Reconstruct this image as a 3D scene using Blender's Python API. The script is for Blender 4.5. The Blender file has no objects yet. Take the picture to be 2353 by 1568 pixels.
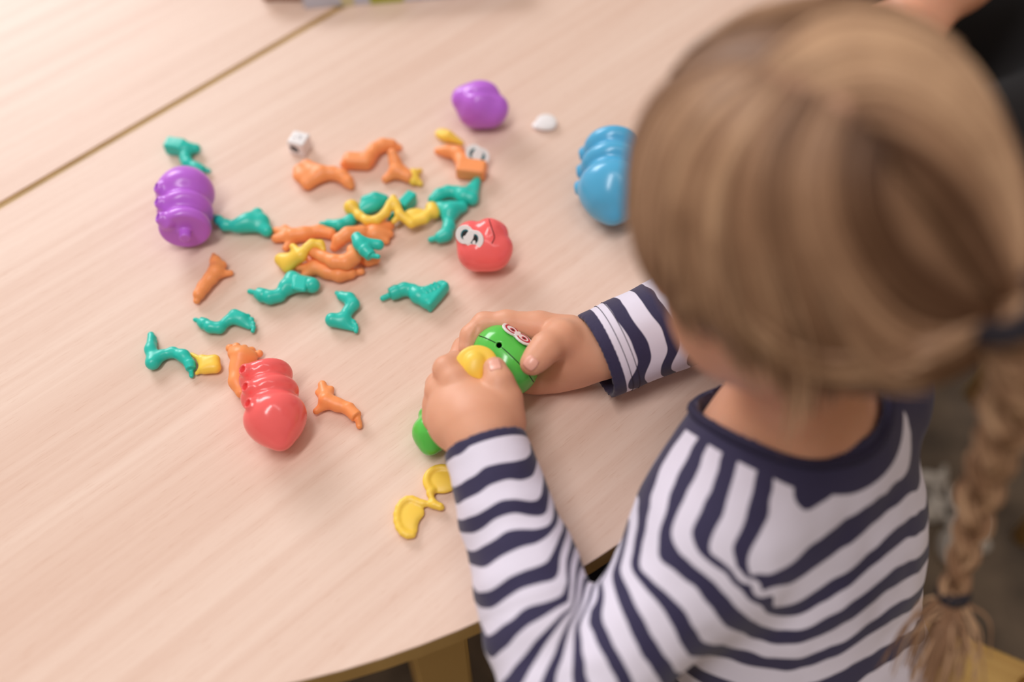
import bpy, math, random
import numpy as np
from mathutils import Vector, Matrix, noise
from mathutils.bvhtree import BVHTree

random.seed(7); np.random.seed(7)
scene = bpy.context.scene
COL = scene.collection

# ------------------------------------------------------------------ camera, world, lights, exposure
ZT = 0.52                      # height of the table top above the floor
CAM_H = 0.59                   # camera height above the table top
PITCH = math.radians(55.0)
LENS = 35.0
FPX = 2353 * LENS / 36.0
CAM = np.array((0.0, 0.0, ZT + CAM_H))
_f = np.array((0, math.cos(PITCH), -math.sin(PITCH)))
_u = np.array((0, math.sin(PITCH), math.cos(PITCH)))
_r = np.array((1.0, 0, 0))

cd = bpy.data.cameras.new('camera')
cam = bpy.data.objects.new('camera', cd)
COL.objects.link(cam)
cam.location = CAM
cam.rotation_euler = (math.pi / 2 - PITCH, 0, 0)
cd.lens = LENS
cd.sensor_width = 36.0
cd.clip_start = 0.01
cd.dof.use_dof = True
cd.dof.focus_distance = 0.682
cd.dof.aperture_fstop = 1.65
scene.camera = cam

world = bpy.data.worlds.new('room_light')
scene.world = world
world.use_nodes = True
wb = world.node_tree.nodes['Background']
wb.inputs[0].default_value = (1.0, 0.85, 0.69, 1)
wb.inputs[1].default_value = 0.35

def area(name, loc, target, sx, sy, power, color):
    ld = bpy.data.lights.new(name, 'AREA')
    ld.shape = 'RECTANGLE'; ld.size = sx; ld.size_y = sy
    ld.energy = power; ld.color = color
    o = bpy.data.objects.new(name, ld)
    COL.objects.link(o)
    o.location = loc
    d = Vector(target) - Vector(loc)
    o.rotation_euler = d.to_track_quat('-Z', 'Y').to_euler()
    return o

area('window_daylight', (-2.3, 3.5, 2.35), (0, 0.4, 0.5), 2.4, 1.6, 126, (0.96, 0.965, 1.0))
area('ceiling_light', (-0.55, -0.15, 2.7), (-0.45, 0.0, 0.5), 0.25, 1.3, 22, (1.0, 0.98, 0.98))
area('ceiling_light', (0.55, 0.25, 2.7), (0.3, 0.4, 0.5), 0.25, 1.3, 4, (1.0, 0.98, 0.98))

vs = scene.view_settings
vs.view_transform = 'Standard'
vs.look = 'None'
vs.gamma = 1.0
vs.use_curve_mapping = False
vs.exposure = 0.07

# ------------------------------------------------------------------ helpers
def ray(px, py):
    return _f + _r * ((px - 1176.5) / FPX) + _u * ((784 - py) / FPX)

def P(px, py, z=0.0):
    """world point whose height above the table is z metres, seen at this place of the photograph"""
    d = ray(px, py)
    t = (ZT + z - CAM[2]) / d[2]
    return CAM + d * t

def W(x, y, z):
    return np.array((x, y, ZT + z))

def mpp(px, py, z=0.0):
    """metres per photograph pixel there"""
    d = ray(px, py)
    return ((ZT + z - CAM[2]) / d[2]) / FPX

def nrm(v):
    v = np.asarray(v, float)
    return v / np.linalg.norm(v)

def s2l(c):
    out = []
    for v in c:
        v = v / 255.0
        out.append(v / 12.92 if v <= 0.04045 else ((v + 0.055) / 1.055) ** 2.4)
    return tuple(out) + (1.0,)

def newmat(name):
    m = bpy.data.materials.new(name)
    m.use_nodes = True
    nt = m.node_tree
    return m, nt, nt.nodes['Principled BSDF']

def plastic(name, rgb, rough=0.3, sss=0.0, spec=0.5):
    m, nt, b = newmat(name)
    tc = nt.nodes.new('ShaderNodeTexCoord')
    nz = nt.nodes.new('ShaderNodeTexNoise'); nz.inputs['Scale'].default_value = 60
    mx = nt.nodes.new('ShaderNodeMixRGB')
    c = s2l(rgb)
    mx.inputs[1].default_value = tuple(v * 0.95 for v in c[:3]) + (1,)
    mx.inputs[2].default_value = tuple(min(1, v * 1.05) for v in c[:3]) + (1,)
    nt.links.new(tc.outputs['Object'], nz.inputs['Vector'])
    nt.links.new(nz.outputs['Fac'], mx.inputs[0])
    nt.links.new(mx.outputs[0], b.inputs['Base Color'])
    b.inputs['Roughness'].default_value = rough
    b.inputs['Specular IOR Level'].default_value = spec
    if sss > 0:
        b.inputs['Subsurface Weight'].default_value = sss
        b.inputs['Subsurface Radius'].default_value = (0.004, 0.002, 0.001)
        b.inputs['Subsurface Scale'].default_value = 1.0
    return m

# ---- signed-distance modelling
def rcone(a, b, ra, rb, k=0.004, op='u'):
    a = np.asarray(a, float); b = np.asarray(b, float)
    ba = b - a; l2 = max(float(ba @ ba), 1e-12)
    def f(X, Y, Z):
        h = ((X - a[0]) * ba[0] + (Y - a[1]) * ba[1] + (Z - a[2]) * ba[2]) / l2
        np.clip(h, 0, 1, out=h)
        return np.sqrt((X - a[0] - h * ba[0]) ** 2 + (Y - a[1] - h * ba[1]) ** 2 + (Z - a[2] - h * ba[2]) ** 2) - (ra + h * (rb - ra))
    lo = np.minimum(a - ra, b - rb); hi = np.maximum(a + ra, b + rb)
    return (op, lo, hi, f, k)

def ccone(a, b, ra, rb, k=0.001, op='u'):
    """cone with flat ends"""
    a = np.asarray(a, float); b = np.asarray(b, float)
    ba = b - a; L = np.linalg.norm(ba); ax = ba / L
    def f(X, Y, Z):
        s = (X - a[0]) * ax[0] + (Y - a[1]) * ax[1] + (Z - a[2]) * ax[2]
        q = np.sqrt(np.maximum((X - a[0]) ** 2 + (Y - a[1]) ** 2 + (Z - a[2]) ** 2 - s * s, 0))
        h = np.clip(s / L, 0, 1)
        return np.maximum(np.maximum(q - (ra + h * (rb - ra)), -s), s - L)
    r = max(ra, rb)
    lo = np.minimum(a, b) - r; hi = np.maximum(a, b) + r
    return (op, lo, hi, f, k)

def ell(c, rad, R=None, k=0.004, op='u'):
    """ellipsoid; R holds its axes as rows"""
    c = np.asarray(c, float); rad = np.asarray(rad, float)
    R = np.eye(3) if R is None else np.asarray(R, float)
    def f(X, Y, Z):
        x = X - c[0]; y = Y - c[1]; z = Z - c[2]
        k0 = 0; k1 = 0
        for i in range(3):
            q = (R[i, 0] * x + R[i, 1] * y + R[i, 2] * z) / rad[i]
            k0 = k0 + q * q
            k1 = k1 + (q / rad[i]) ** 2
        k0 = np.sqrt(k0); k1 = np.sqrt(k1) + 1e-9
        return k0 * (k0 - 1) / k1
    r = np.sqrt(((R * rad[:, None]) ** 2).sum(0))
    return (op, c - r, c + r, f, k)

def rbox(c, half, R=None, rnd=0.001, k=0.001, op='u'):
    c = np.asarray(c, float); half = np.asarray(half, float)
    R = np.eye(3) if R is None else np.asarray(R, float)
    def f(X, Y, Z):
        x = X - c[0]; y = Y - c[1]; z = Z - c[2]
        out = 0; ins = None
        for i in range(3):
            q = np.abs(R[i, 0] * x + R[i, 1] * y + R[i, 2] * z) - (half[i] - rnd)
            out = out + np.maximum(q, 0) ** 2
            ins = q if ins is None else np.maximum(ins, q)
        return np.sqrt(out) + np.minimum(ins, 0) - rnd
    r = np.abs(R * half[:, None]).sum(0)
    return (op, c - r, c + r, f, k)

def sdf_grid(prims, h):
    us = [p for p in prims if p[0] == 'u']
    pad = 3 * h + 0.6 * max(p[4] for p in us)
    lo = np.min([p[1] for p in us], 0) - pad
    hi = np.max([p[2] for p in us], 0) + pad
    n = np.ceil((hi - lo) / h).astype(int) + 1
    D = np.full(n, 1.0, np.float32)
    ax = [(lo[i] + h * np.arange(n[i])).astype(np.float64) for i in range(3)]
    for op, a, b, f, k in prims:
        m = k + 4 * h
        i0 = np.maximum(np.floor((a - m - lo) / h).astype(int), 0)
        i1 = np.minimum(np.ceil((b + m - lo) / h).astype(int) + 1, n)
        if (i1 <= i0).any():
            continue
        sl = tuple(slice(i0[i], i1[i]) for i in range(3))
        X = ax[0][sl[0]][:, None, None]; Y = ax[1][sl[1]][None, :, None]; Z = ax[2][sl[2]][None, None, :]
        d = f(X, Y, Z).astype(np.float32)
        A = D[sl]
        if op == 'u':
            hh = np.maximum(k - np.abs(A - d), 0) / k
            D[sl] = np.minimum(A, d) - hh * hh * k * 0.25
        else:
            d = -d
            hh = np.maximum(k - np.abs(A - d), 0) / k
            D[sl] = np.maximum(A, d) + hh * hh * k * 0.25
    return D, lo

def surface_nets(D, lo, h, smooth=1):
    s = D < 0
    c = np.zeros(tuple(np.array(D.shape) - 1), np.uint8)
    n = D.shape
    for i in (0, 1):
        for j in (0, 1):
            for k in (0, 1):
                c += s[i:n[0] - 1 + i, j:n[1] - 1 + j, k:n[2] - 1 + k]
    act = (c > 0) & (c < 8)
    ijk = np.argwhere(act)
    idx = np.full(c.shape, -1, np.int32)
    idx[act] = np.arange(len(ijk), dtype=np.int32)
    cor = np.array([(i, j, k) for i in (0, 1) for j in (0, 1) for k in (0, 1)])
    vals = np.stack([D[ijk[:, 0] + q[0], ijk[:, 1] + q[1], ijk[:, 2] + q[2]] for q in cor], 1)
    pos = np.zeros((len(ijk), 3)); cnt = np.zeros(len(ijk))
    for a in range(8):
        for b in range(a + 1, 8):
            if np.abs(cor[a] - cor[b]).sum() != 1:
                continue
            va = vals[:, a]; vb = vals[:, b]
            m = (va < 0) != (vb < 0)
            t = np.where(m, va / np.where(m, va - vb, 1), 0)
            pos += m[:, None] * (cor[a] + t[:, None] * (cor[b] - cor[a]))
            cnt += m
    v = lo + h * (ijk + pos / cnt[:, None])
    faces = []
    for axis in range(3):
        o = [q for q in range(3) if q != axis]
        sa = np.moveaxis(s, axis, 0); ix = np.moveaxis(idx, axis, 0)
        ch = sa[:-1, 1:-1, 1:-1] != sa[1:, 1:-1, 1:-1]
        e = np.argwhere(ch)
        i, j, k = e[:, 0], e[:, 1] + 1, e[:, 2] + 1
        q = np.stack([ix[i, j - 1, k - 1], ix[i, j, k - 1], ix[i, j, k], ix[i, j - 1, k]], 1)
        flip = ~sa[i, j, k]
        if axis == 1:
            flip = ~flip
        q[flip] = q[flip][:, ::-1]
        faces.append(q)
    faces = np.concatenate(faces)
    faces = faces[(faces >= 0).all(1)]
    for _ in range(smooth):
        v = lap(v, faces, 0.5)
    return v, faces

def lap(v, q, w):
    a = np.concatenate([q[:, i] for i in range(4)])
    b = np.concatenate([q[:, (i + 1) % 4] for i in range(4)])
    n = len(v)
    cnt = np.bincount(a, minlength=n) + np.bincount(b, minlength=n)
    out = np.empty_like(v)
    for d in range(3):
        out[:, d] = (np.bincount(a, v[b, d], n) + np.bincount(b, v[a, d], n)) / np.maximum(cnt, 1)
    return v + (out - v) * w

def mesh_obj(name, v, f, mat, parent=None, smooth=True, origin=None):
    """one mesh object out of vertices and faces"""
    v = np.asarray(v, float)
    if origin is None:
        origin = np.array(((v[:, 0].min() + v[:, 0].max()) / 2, (v[:, 1].min() + v[:, 1].max()) / 2, v[:, 2].min()))
    origin = np.asarray(origin, float)
    me = bpy.data.meshes.new(name)
    if isinstance(f, np.ndarray):
        nf, c = f.shape
        me.vertices.add(len(v)); me.vertices.foreach_set('co', (v - origin).astype(np.float32).ravel())
        me.loops.add(nf * c); me.loops.foreach_set('vertex_index', f.astype(np.int32).ravel())
        me.polygons.add(nf); me.polygons.foreach_set('loop_start', (np.arange(nf) * c).astype(np.int32))
        me.update(calc_edges=True)
    else:
        me.from_pydata((v - origin).tolist(), [], f)
        me.update()
    if smooth:
        me.shade_smooth()
    me.materials.append(mat)
    o = bpy.data.objects.new(name, me)
    COL.objects.link(o)
    if parent is not None:
        o.parent = parent
        o.location = Vector(origin) - (Vector(parent['_org']) if '_org' in parent else Vector(parent.location))
    else:
        o.location = origin
    o['_org'] = [float(q) for q in origin]
    return o

def sdf_obj(name, prims, mat, h=0.0007, parent=None, smooth=1):
    D, lo = sdf_grid(prims, h)
    v, f = surface_nets(D, lo, h, smooth)
    return mesh_obj(name, v, f, mat, parent)

def tag(o, label, cat, group=None):
    o['label'] = label; o['category'] = cat
    if group:
        o['group'] = group
    return o

def struct(o):
    o['kind'] = 'structure'
    return o

def empty(name, loc):
    o = bpy.data.objects.new(name, None)
    COL.objects.link(o)
    o.location = Vector(loc)
    o.empty_display_size = 0.02
    o['_org'] = [float(q) for q in loc]
    return o

def tube(path, rad, n=8, caps=True):
    """swept tube: vertices, quads"""
    path = np.asarray(path, float)
    m = len(path)
    rad = np.broadcast_to(np.asarray(rad, float), (m,))
    tan = np.gradient(path, axis=0)
    tan /= np.linalg.norm(tan, axis=1)[:, None] + 1e-12
    ref = np.array((0, 0, 1.0)) if abs(tan[0, 2]) < 0.9 else np.array((1.0, 0, 0))
    u = np.cross(tan[0], ref); u /= np.linalg.norm(u)
    vs_ = []
    for i in range(m):
        u = u - tan[i] * (u @ tan[i]); u /= np.linalg.norm(u)
        w = np.cross(tan[i], u)
        a = np.arange(n) * 2 * math.pi / n
        vs_.append(path[i] + rad[i] * (np.cos(a)[:, None] * u + np.sin(a)[:, None] * w))
    v = np.concatenate(vs_)
    f = []
    for i in range(m - 1):
        for j in range(n):
            f.append((i * n + j, i * n + (j + 1) % n, (i + 1) * n + (j + 1) % n, (i + 1) * n + j))
    if caps:
        f.append(tuple(range(n - 1, -1, -1)))
        f.append(tuple((m - 1) * n + j for j in range(n)))
    return v, f

def catmull(pts, n):
    pts = np.asarray(pts, float)
    p = np.vstack([2 * pts[0] - pts[1], pts, 2 * pts[-1] - pts[-2]])
    seg = len(pts) - 1
    out = []
    for t in np.linspace(0, seg, n):
        i = min(int(t), seg - 1); u = t - i
        a, b, c, d = p[i], p[i + 1], p[i + 2], p[i + 3]
        out.append(0.5 * (2 * b + (c - a) * u + (2 * a - 5 * b + 4 * c - d) * u * u + (3 * b - a - 3 * c + d) * u ** 3))
    return np.array(out)

# ------------------------------------------------------------------ materials
def wood_mat(name, light, dark, ang, scale=1.0, rough=0.36, pores=True):
    m, nt, b = newmat(name)
    N = nt.nodes.new; L = nt.links.new
    geo = N('ShaderNodeNewGeometry')
    mp = N('ShaderNodeMapping'); mp.vector_type = 'TEXTURE'
    mp.inputs['Rotation'].default_value = (0, 0, ang)
    L(geo.outputs['Position'], mp.inputs['Vector'])
    def nz(sx, sy, detail, rough_, off=0):
        mm = N('ShaderNodeMapping')
        mm.inputs['Scale'].default_value = (sx * scale, sy * scale, 1)
        mm.inputs['Location'].default_value = (off, off, off)
        L(mp.outputs[0], mm.inputs['Vector'])
        q = N('ShaderNodeTexNoise'); q.inputs['Scale'].default_value = 1.0
        q.inputs['Detail'].default_value = detail; q.inputs['Roughness'].default_value = rough_
        q.inputs['Distortion'].default_value = 0.15
        L(mm.outputs[0], q.inputs['Vector'])
        return q
    broad = nz(1.6, 14, 3, 0.5)
    mid = nz(2.4, 130, 4, 0.6, 3.1)
    fine = nz(70, 1100, 2, 0.6, 7.7)
    r1 = N('ShaderNodeMapRange'); r1.inputs[1].default_value = 0.35; r1.inputs[2].default_value = 0.68
    L(broad.outputs['Fac'], r1.inputs[0])
    r2 = N('ShaderNodeMapRange'); r2.inputs[1].default_value = 0.3; r2.inputs[2].default_value = 0.7
    L(mid.outputs['Fac'], r2.inputs[0])
    add = N('ShaderNodeMath'); add.operation = 'MULTIPLY_ADD'
    L(r1.outputs[0], add.inputs[0]); add.inputs[1].default_value = 0.4
    m2 = N('ShaderNodeMath'); m2.operation = 'MULTIPLY'; L(r2.outputs[0], m2.inputs[0]); m2.inputs[1].default_value = 0.6
    L(m2.outputs[0], add.inputs[2])
    mx = N('ShaderNodeMixRGB')
    mx.inputs[1].default_value = s2l(light); mx.inputs[2].default_value = s2l(dark)
    L(add.outputs[0], mx.inputs[0])
    out = mx
    if pores:
        r3 = N('ShaderNodeMapRange'); r3.inputs[1].default_value = 0.60; r3.inputs[2].default_value = 0.75
        L(fine.outputs['Fac'], r3.inputs[0])
        m3 = N('ShaderNodeMath'); m3.operation = 'MULTIPLY'; L(r3.outputs[0], m3.inputs[0]); m3.inputs[1].default_value = 0.30
        mx2 = N('ShaderNodeMixRGB'); mx2.blend_type = 'MULTIPLY'
        mx2.inputs[2].default_value = s2l((214, 176, 150))
        L(m3.outputs[0], mx2.inputs[0]); L(mx.outputs[0], mx2.inputs[1])
        out = mx2
    L(out.outputs[0], b.inputs['Base Color'])
    b.inputs['Roughness'].default_value = rough
    b.inputs['Specular IOR Level'].default_value = 0.38
    bp = N('ShaderNodeBump'); bp.inputs['Strength'].default_value = 0.05; bp.inputs['Distance'].default_value = 0.0004
    L(fine.outputs['Fac'], bp.inputs['Height']); L(bp.outputs[0], b.inputs['Normal'])
    return m

GRAIN = math.radians(43)
M_TOP = wood_mat('beech_laminate', (237, 211, 196), (221, 187, 169), GRAIN, rough=0.42)
M_EDGE = wood_mat('beech_edge_wood', (206, 170, 104), (178, 140, 80), 0.4, rough=0.4, pores=False)
M_CHAIR = wood_mat('varnished_chair_wood', (216, 178, 108), (182, 140, 78), -0.45, rough=0.35, pores=False)

TEAL = plastic('teal_plastic', (40, 198, 182), 0.33, 0.0)
ORANGE = plastic('orange_plastic', (255, 158, 96), 0.42, 0.15)
YELLOW = plastic('yellow_plastic', (250, 208, 80), 0.4, 0.15)
PURPLE = plastic('purple_plastic', (194, 108, 226), 0.28)
CORAL = plastic('coral_plastic', (255, 108, 108), 0.17)
GREEN = plastic('green_plastic', (92, 200, 82), 0.18)
BLUE = plastic('blue_plastic', (84, 176, 222), 0.24)
WHITE = plastic('white_plastic', (240, 236, 238), 0.35)
BLACK = plastic('black_ink', (28, 24, 26), 0.5)
IRIS = plastic('teal_ink', (20, 110, 122), 0.45)
REDINK = plastic('red_ink', (196, 40, 62), 0.45)
DARKHOLE = plastic('dark_hole_plastic', (20, 60, 24), 0.5)
REDHOLE = plastic('dark_red_plastic', (120, 30, 36), 0.5)

# ------------------------------------------------------------------ floor
def carpet():
    m, nt, b = newmat('brown_grey_carpet')
    N = nt.nodes.new; L = nt.links.new
    geo = N('ShaderNodeNewGeometry')
    a = N('ShaderNodeTexNoise'); a.inputs['Scale'].default_value = 14; a.inputs['Detail'].default_value = 6
    c = N('ShaderNodeTexNoise'); c.inputs['Scale'].default_value = 420; c.inputs['Detail'].default_value = 2
    L(geo.outputs['Position'], a.inputs['Vector']); L(geo.outputs['Position'], c.inputs['Vector'])
    mx = N('ShaderNodeMixRGB'); mx.inputs[1].default_value = s2l((72, 62, 54)); mx.inputs[2].default_value = s2l((140, 120, 100))
    ad = N('ShaderNodeMath'); ad.operation = 'MULTIPLY_ADD'; ad.inputs[1].default_value = 0.7
    sc = N('ShaderNodeMath'); sc.operation = 'MULTIPLY'; sc.inputs[1].default_value = 0.35
    L(c.outputs['Fac'], sc.inputs[0]); L(a.outputs['Fac'], ad.inputs[0]); L(sc.outputs[0], ad.inputs[2])
    r = N('ShaderNodeMapRange'); r.inputs[1].default_value = 0.35; r.inputs[2].default_value = 0.72
    L(ad.outputs[0], r.inputs[0]); L(r.outputs[0], mx.inputs[0])
    L(mx.outputs[0], b.inputs['Base Color'])
    b.inputs['Roughness'].default_value = 0.95
    bp = N('ShaderNodeBump'); bp.inputs['Strength'].default_value = 0.6; bp.inputs['Distance'].default_value = 0.004
    L(c.outputs['Fac'], bp.inputs['Height']); L(bp.outputs[0], b.inputs['Normal'])
    return m
fl = mesh_obj('floor', [(-3, -3, 0), (3.5, -3, 0), (3.5, 4, 0), (-3, 4, 0), (-3, -3, -0.05), (3.5, -3, -0.05), (3.5, 4, -0.05), (-3, 4, -0.05)],
              [(0, 1, 2, 3), (7, 6, 5, 4), (0, 4, 5, 1), (1, 5, 6, 2), (2, 6, 7, 3), (3, 7, 4, 0)], carpet(), smooth=False, origin=(0, 0, 0))
struct(fl); fl['label'] = 'mottled grey brown carpet floor'
M_WALL = plastic('cream_wall_paint', (232, 224, 210), 0.8)
for nm, c_, h_ in (('wall_far', (0.25, 4.05, 1.35), (3.25, 0.05, 1.35)), ('wall_left', (-3.05, 0.5, 1.35), (0.05, 3.5, 1.35)), ('wall_right', (3.55, 0.5, 1.35), (0.05, 3.5, 1.35))):
    vv = [(c_[0] + x * h_[0], c_[1] + y * h_[1], c_[2] + z * h_[2]) for x in (-1, 1) for y in (-1, 1) for z in (-1, 1)]
    struct(mesh_obj(nm, vv, [(0, 1, 3, 2), (4, 6, 7, 5), (0, 4, 5, 1), (2, 3, 7, 6), (0, 2, 6, 4), (1, 5, 7, 3)], M_WALL, smooth=False))

# ------------------------------------------------------------------ two half-round tables pushed together
TC = np.array((-0.25, 0.709)); TR = 0.553; GA = math.radians(45.7); TH = 0.021
gd = np.array((math.cos(GA), math.sin(GA)))          # along the joint
gn = np.array((math.sin(GA), -math.cos(GA)))         # towards the child

def half_outline(sign, r, inset=0.0, n=72):
    pts = []
    for i in range(n + 1):
        a = math.pi * i / n
        p = TC + gd * r * math.cos(a) + sign * gn * r * math.sin(a)
        pts.append(p)
    out = []
    for p in pts:
        d = (p - TC) @ (sign * gn)
        out.append(p + sign * gn * max(0, 0.0006 + inset - d))
    return out

def slab(outline, z0, z1, bev):
    """flat slab with a small bevel along its top rim"""
    n = len(outline)
    c = np.mean(outline, 0)
    v = []; f = []
    def ring(shrink, z):
        base = len(v)
        for p in outline:
            d = c - p
            v.append((*(p + d / np.linalg.norm(d) * shrink), z))
        return base
    rs = [ring(0, z0), ring(0, z1 - bev), ring(bev * 0.3, z1 - bev * 0.3), ring(bev, z1)]
    for a, b in zip(rs, rs[1:]):
        for i in range(n):
            f.append((a + i, a + (i + 1) % n, b + (i + 1) % n, b + i))
    f.append(tuple(rs[-1] + i for i in range(n)))
    f.append(tuple(rs[0] + i for i in range(n - 1, -1, -1)))
    return v, f

def bxv(c, half, ang=0.0):
    ca, sa = math.cos(ang), math.sin(ang)
    v = []
    for x in (-1, 1):
        for y in (-1, 1):
            for z in (-1, 1):
                lx, ly = x * half[0], y * half[1]
                v.append((c[0] + lx * ca - ly * sa, c[1] + lx * sa + ly * ca, c[2] + z * half[2]))
    f = [(0, 1, 3, 2), (4, 6, 7, 5), (0, 4, 5, 1), (2, 3, 7, 6), (0, 2, 6, 4), (1, 5, 7, 3)]
    return v, f

def bevel(o, w, seg=2):
    m = o.modifiers.new('bevel', 'BEVEL'); m.width = w; m.segments = seg; m.limit_method = 'ANGLE'
    return o

def half_table(sign, label):
    mid = TC + sign * gn * 0.2
    t = empty('half_round_table', (mid[0], mid[1], 0))
    ol = half_outline(sign, TR, 0.0030)[::-1] if sign > 0 else half_outline(sign, TR, 0.0030)
    v, f = slab(ol, ZT - 0.0012, ZT, 0.0006)
    o = mesh_obj('table_top', v, f, M_TOP, t, smooth=False); o['label'] = 'pale beech laminate surface'
    v, f = slab(half_outline(sign, TR)[::-1] if sign > 0 else half_outline(sign, TR), ZT - TH, ZT - 0.0012, 0.0)
    o = mesh_obj('edge_band', v, f, M_EDGE, t, smooth=False); o['label'] = 'yellowish brown solid wood edge'
    # apron under the top, straight rail along the joint and legs
    ap = []
    n = 40
    vv = []; ff = []
    for r in (TR - 0.055, TR - 0.075):
        for z in (ZT - TH - 0.055, ZT - TH):
            for i in range(n + 1):
                a = math.pi * (0.06 + 0.88 * i / n)
                p = TC + gd * r * math.cos(a) + sign * gn * r * math.sin(a)
                vv.append((p[0], p[1], z))
    m = n + 1
    for i in range(n):
        for a, b in ((0, 1), (1, 3), (3, 2), (2, 0)):
            q = (a * m + i, a * m + i + 1, b * m + i + 1, b * m + i)
            ff.append(q)
    ff.append((0, m, 3 * m, 2 * m)); ff.append((n, 2 * m + n, 3 * m + n, m + n))
    mesh_obj('apron', vv, ff, M_EDGE, t, smooth=False)
    for a in ((0.085, 0.335, 0.63, 0.915) if sign > 0 else (0.085, 0.5, 0.915)):
        th = math.pi * a
        r = TR - 0.045
        p = TC + gd * r * math.cos(th) + sign * gn * r * math.sin(th)
        ang = math.atan2(*(p - TC)[::-1])
        v, f = bxv((p[0], p[1], (ZT - TH) / 2), (0.021, 0.021, (ZT - TH) / 2), ang)
        bevel(mesh_obj('leg', v, f, M_EDGE, t, smooth=False), 0.004)
    tag(t, label, 'table', 'pair of half-round tables')
    return t
half_table(1, 'pale beech half-round table with the scattered toys, child leaning on its rim')
half_table(-1, 'pale beech half-round table beyond the joint, empty corner behind the toys')
# ------------------------------------------------------------------ toys on the table
def pt(p):
    """(px, py, radius px, centre height mm or None for lying on the table)"""
    m = mpp(p[0], p[1])
    r = p[2] * m * 1.13
    z = r if len(p) < 4 or p[3] is None else p[3] / 1000.0
    return P(p[0], p[1], z), r

def C(pts, k=0.003, flat=''):
    """chain of rounded pieces; flat = 's' or 'e' cuts its start or end square"""
    out = []
    q = [pt(p) for p in pts]
    for i, ((a, ra), (b, rb)) in enumerate(zip(q, q[1:])):
        if (i == 0 and flat == 's') or (i == len(q) - 2 and flat == 'e'):
            out.append(ccone(a, b, ra, rb, 0.0015))
        else:
            out.append(rcone(a, b, ra, rb, k))
    return out

def frame(px, py, qx, qy, z=0.0):
    """rows: direction along the table, across it, up"""
    a = P(qx, qy, z) - P(px, py, z); a[2] = 0; a = nrm(a)
    return np.array((a, (-a[1], a[0], 0), (0, 0, 1)))

def EL(px, py, rad, q, zmm=None, k=0.003):
    m = mpp(px, py); rad = np.array(rad) * m * 1.08
    z = rad[2] if zmm is None else zmm / 1000
    return ell(P(px, py, z), rad, frame(px, py, q[0], q[1], z), k)

def balls(pts, k=0.0012):
    out = []
    for p in pts:
        c, r = pt(p)
        out.append(ell(c, (r, r, r), None, k))
    return out

def toy(name, prims, mat, label, cat, group=None, h=0.0007, settle=True):
    if settle:                                      # drop it onto the table
        lo = min(p[1][2] for p in prims if p[0] == 'u')
    o = sdf_obj(name, prims, mat, h)
    z = min(c.co.z for c in o.data.vertices) + o.location.z
    if settle:
        o.location.z += ZT + 0.0002 - z
        o['_org'] = list(o.location)
    return tag(o, label, cat, group)

GL = 'teal toy legs'; GO = 'orange toy arms and feet'; GY = 'yellow toy accessories'

# ---- teal legs
toy('leg_toy', C([(432, 378, 10), (452, 388, 10), (464, 391, 9)]) + C([(428, 352, 11), (426, 366, 10), (432, 378, 10)]) +
    C([(466, 391, 5), (481, 395, 4.5)], 0.001) + C([(430, 345, 12), (451, 344, 10)], 0.003) + C([(430, 342, 12), (412, 338, 12)], 0.003) +
    [rbox(P(404, 339, 0.0055), (0.0078, 0.0058, 0.0055), frame(404, 339, 430, 343), 0.0015, 0.003)],
    TEAL, 'teal toy leg with square boot lying behind the purple segmented body', 'toy part', GL)

toy('leg_toy', C([(497, 505, 5), (505, 513, 9), (520, 524, 11), (545, 527, 11), (570, 518, 11)]) +
    C([(568, 519, 11), (593, 497, 8)], 0.008) + C([(568, 520, 11), (615, 538, 8)], 0.008) + C([(595, 498, 8), (606, 515, 9), (616, 538, 8)], 0.006) + C([(580, 515, 11), (600, 517, 10)], 0.006),
    TEAL, 'teal toy leg with fan-shaped foot just right of the purple segmented body', 'toy part', GL)

pr = C([(592, 676, 12), (606, 683, 13), (622, 687, 13), (642, 683, 12), (660, 666, 12)], 0.003, 's') + C([(575, 673, 5.5), (594, 678, 5.5)], 0.0008)
pr += C([(660, 662, 13), (672, 642, 11), (670, 636, 8)], 0.004) + C([(672, 645, 13), (712, 654, 13)], 0.004) + C([(660, 662, 14), (712, 660, 12)], 0.004)
pr += balls([(718, 659, 16)], 0.001)
for i in range(4):
    a = P(683 + i * 6.5, 640 + i * 2.2, 0.0094); b = P(679 + i * 6.5, 665 + i * 1.2, 0.0088)
    pr.append(rcone(a, b, 0.0022, 0.0022, 0.0007))
toy('leg_toy', pr, TEAL, 'teal toy leg wearing a ribbed sneaker with round toe cap', 'toy part', GL)

toy('leg_toy', C([(461, 741, 9.5), (472, 748, 10.5), (485, 755, 11), (505, 757, 10.5), (524, 741, 9), (540, 729, 11)], 0.003, 's') + C([(450, 738, 5), (463, 743, 5)], 0.0008) +
    C([(541, 727, 10), (558, 735, 9.5), (574, 745, 6)], 0.004) + C([(545, 738, 9), (574, 755, 5.5)], 0.004) +
    balls([(571, 730, 5.5, 3), (579, 738, 6, 3), (583, 747, 5, 3), (584, 756, 5, 2.5), (582, 764, 4.8, 2.2)], 0.0008),
    TEAL, 'teal toy leg with bare foot left of the zigzag bent one, toes to the right', 'toy part', GL)

toy('leg_toy', C([(352, 836, 12), (372, 819, 10), (398, 812, 10), (422, 820, 12), (437, 838, 11), (440, 851, 10.5)], 0.003, 'e') + C([(440, 848, 5), (441, 866, 5)], 0.0008) +
    C([(352, 836, 12), (347, 805, 10), (349, 778, 8)], 0.004) + balls([(348, 772, 7), (356, 780, 5), (358, 788, 4.5), (358, 796, 4.5)]),
    TEAL, 'teal toy leg at far lower left, foot upright, touching a small yellow piece', 'toy part', GL)

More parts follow.
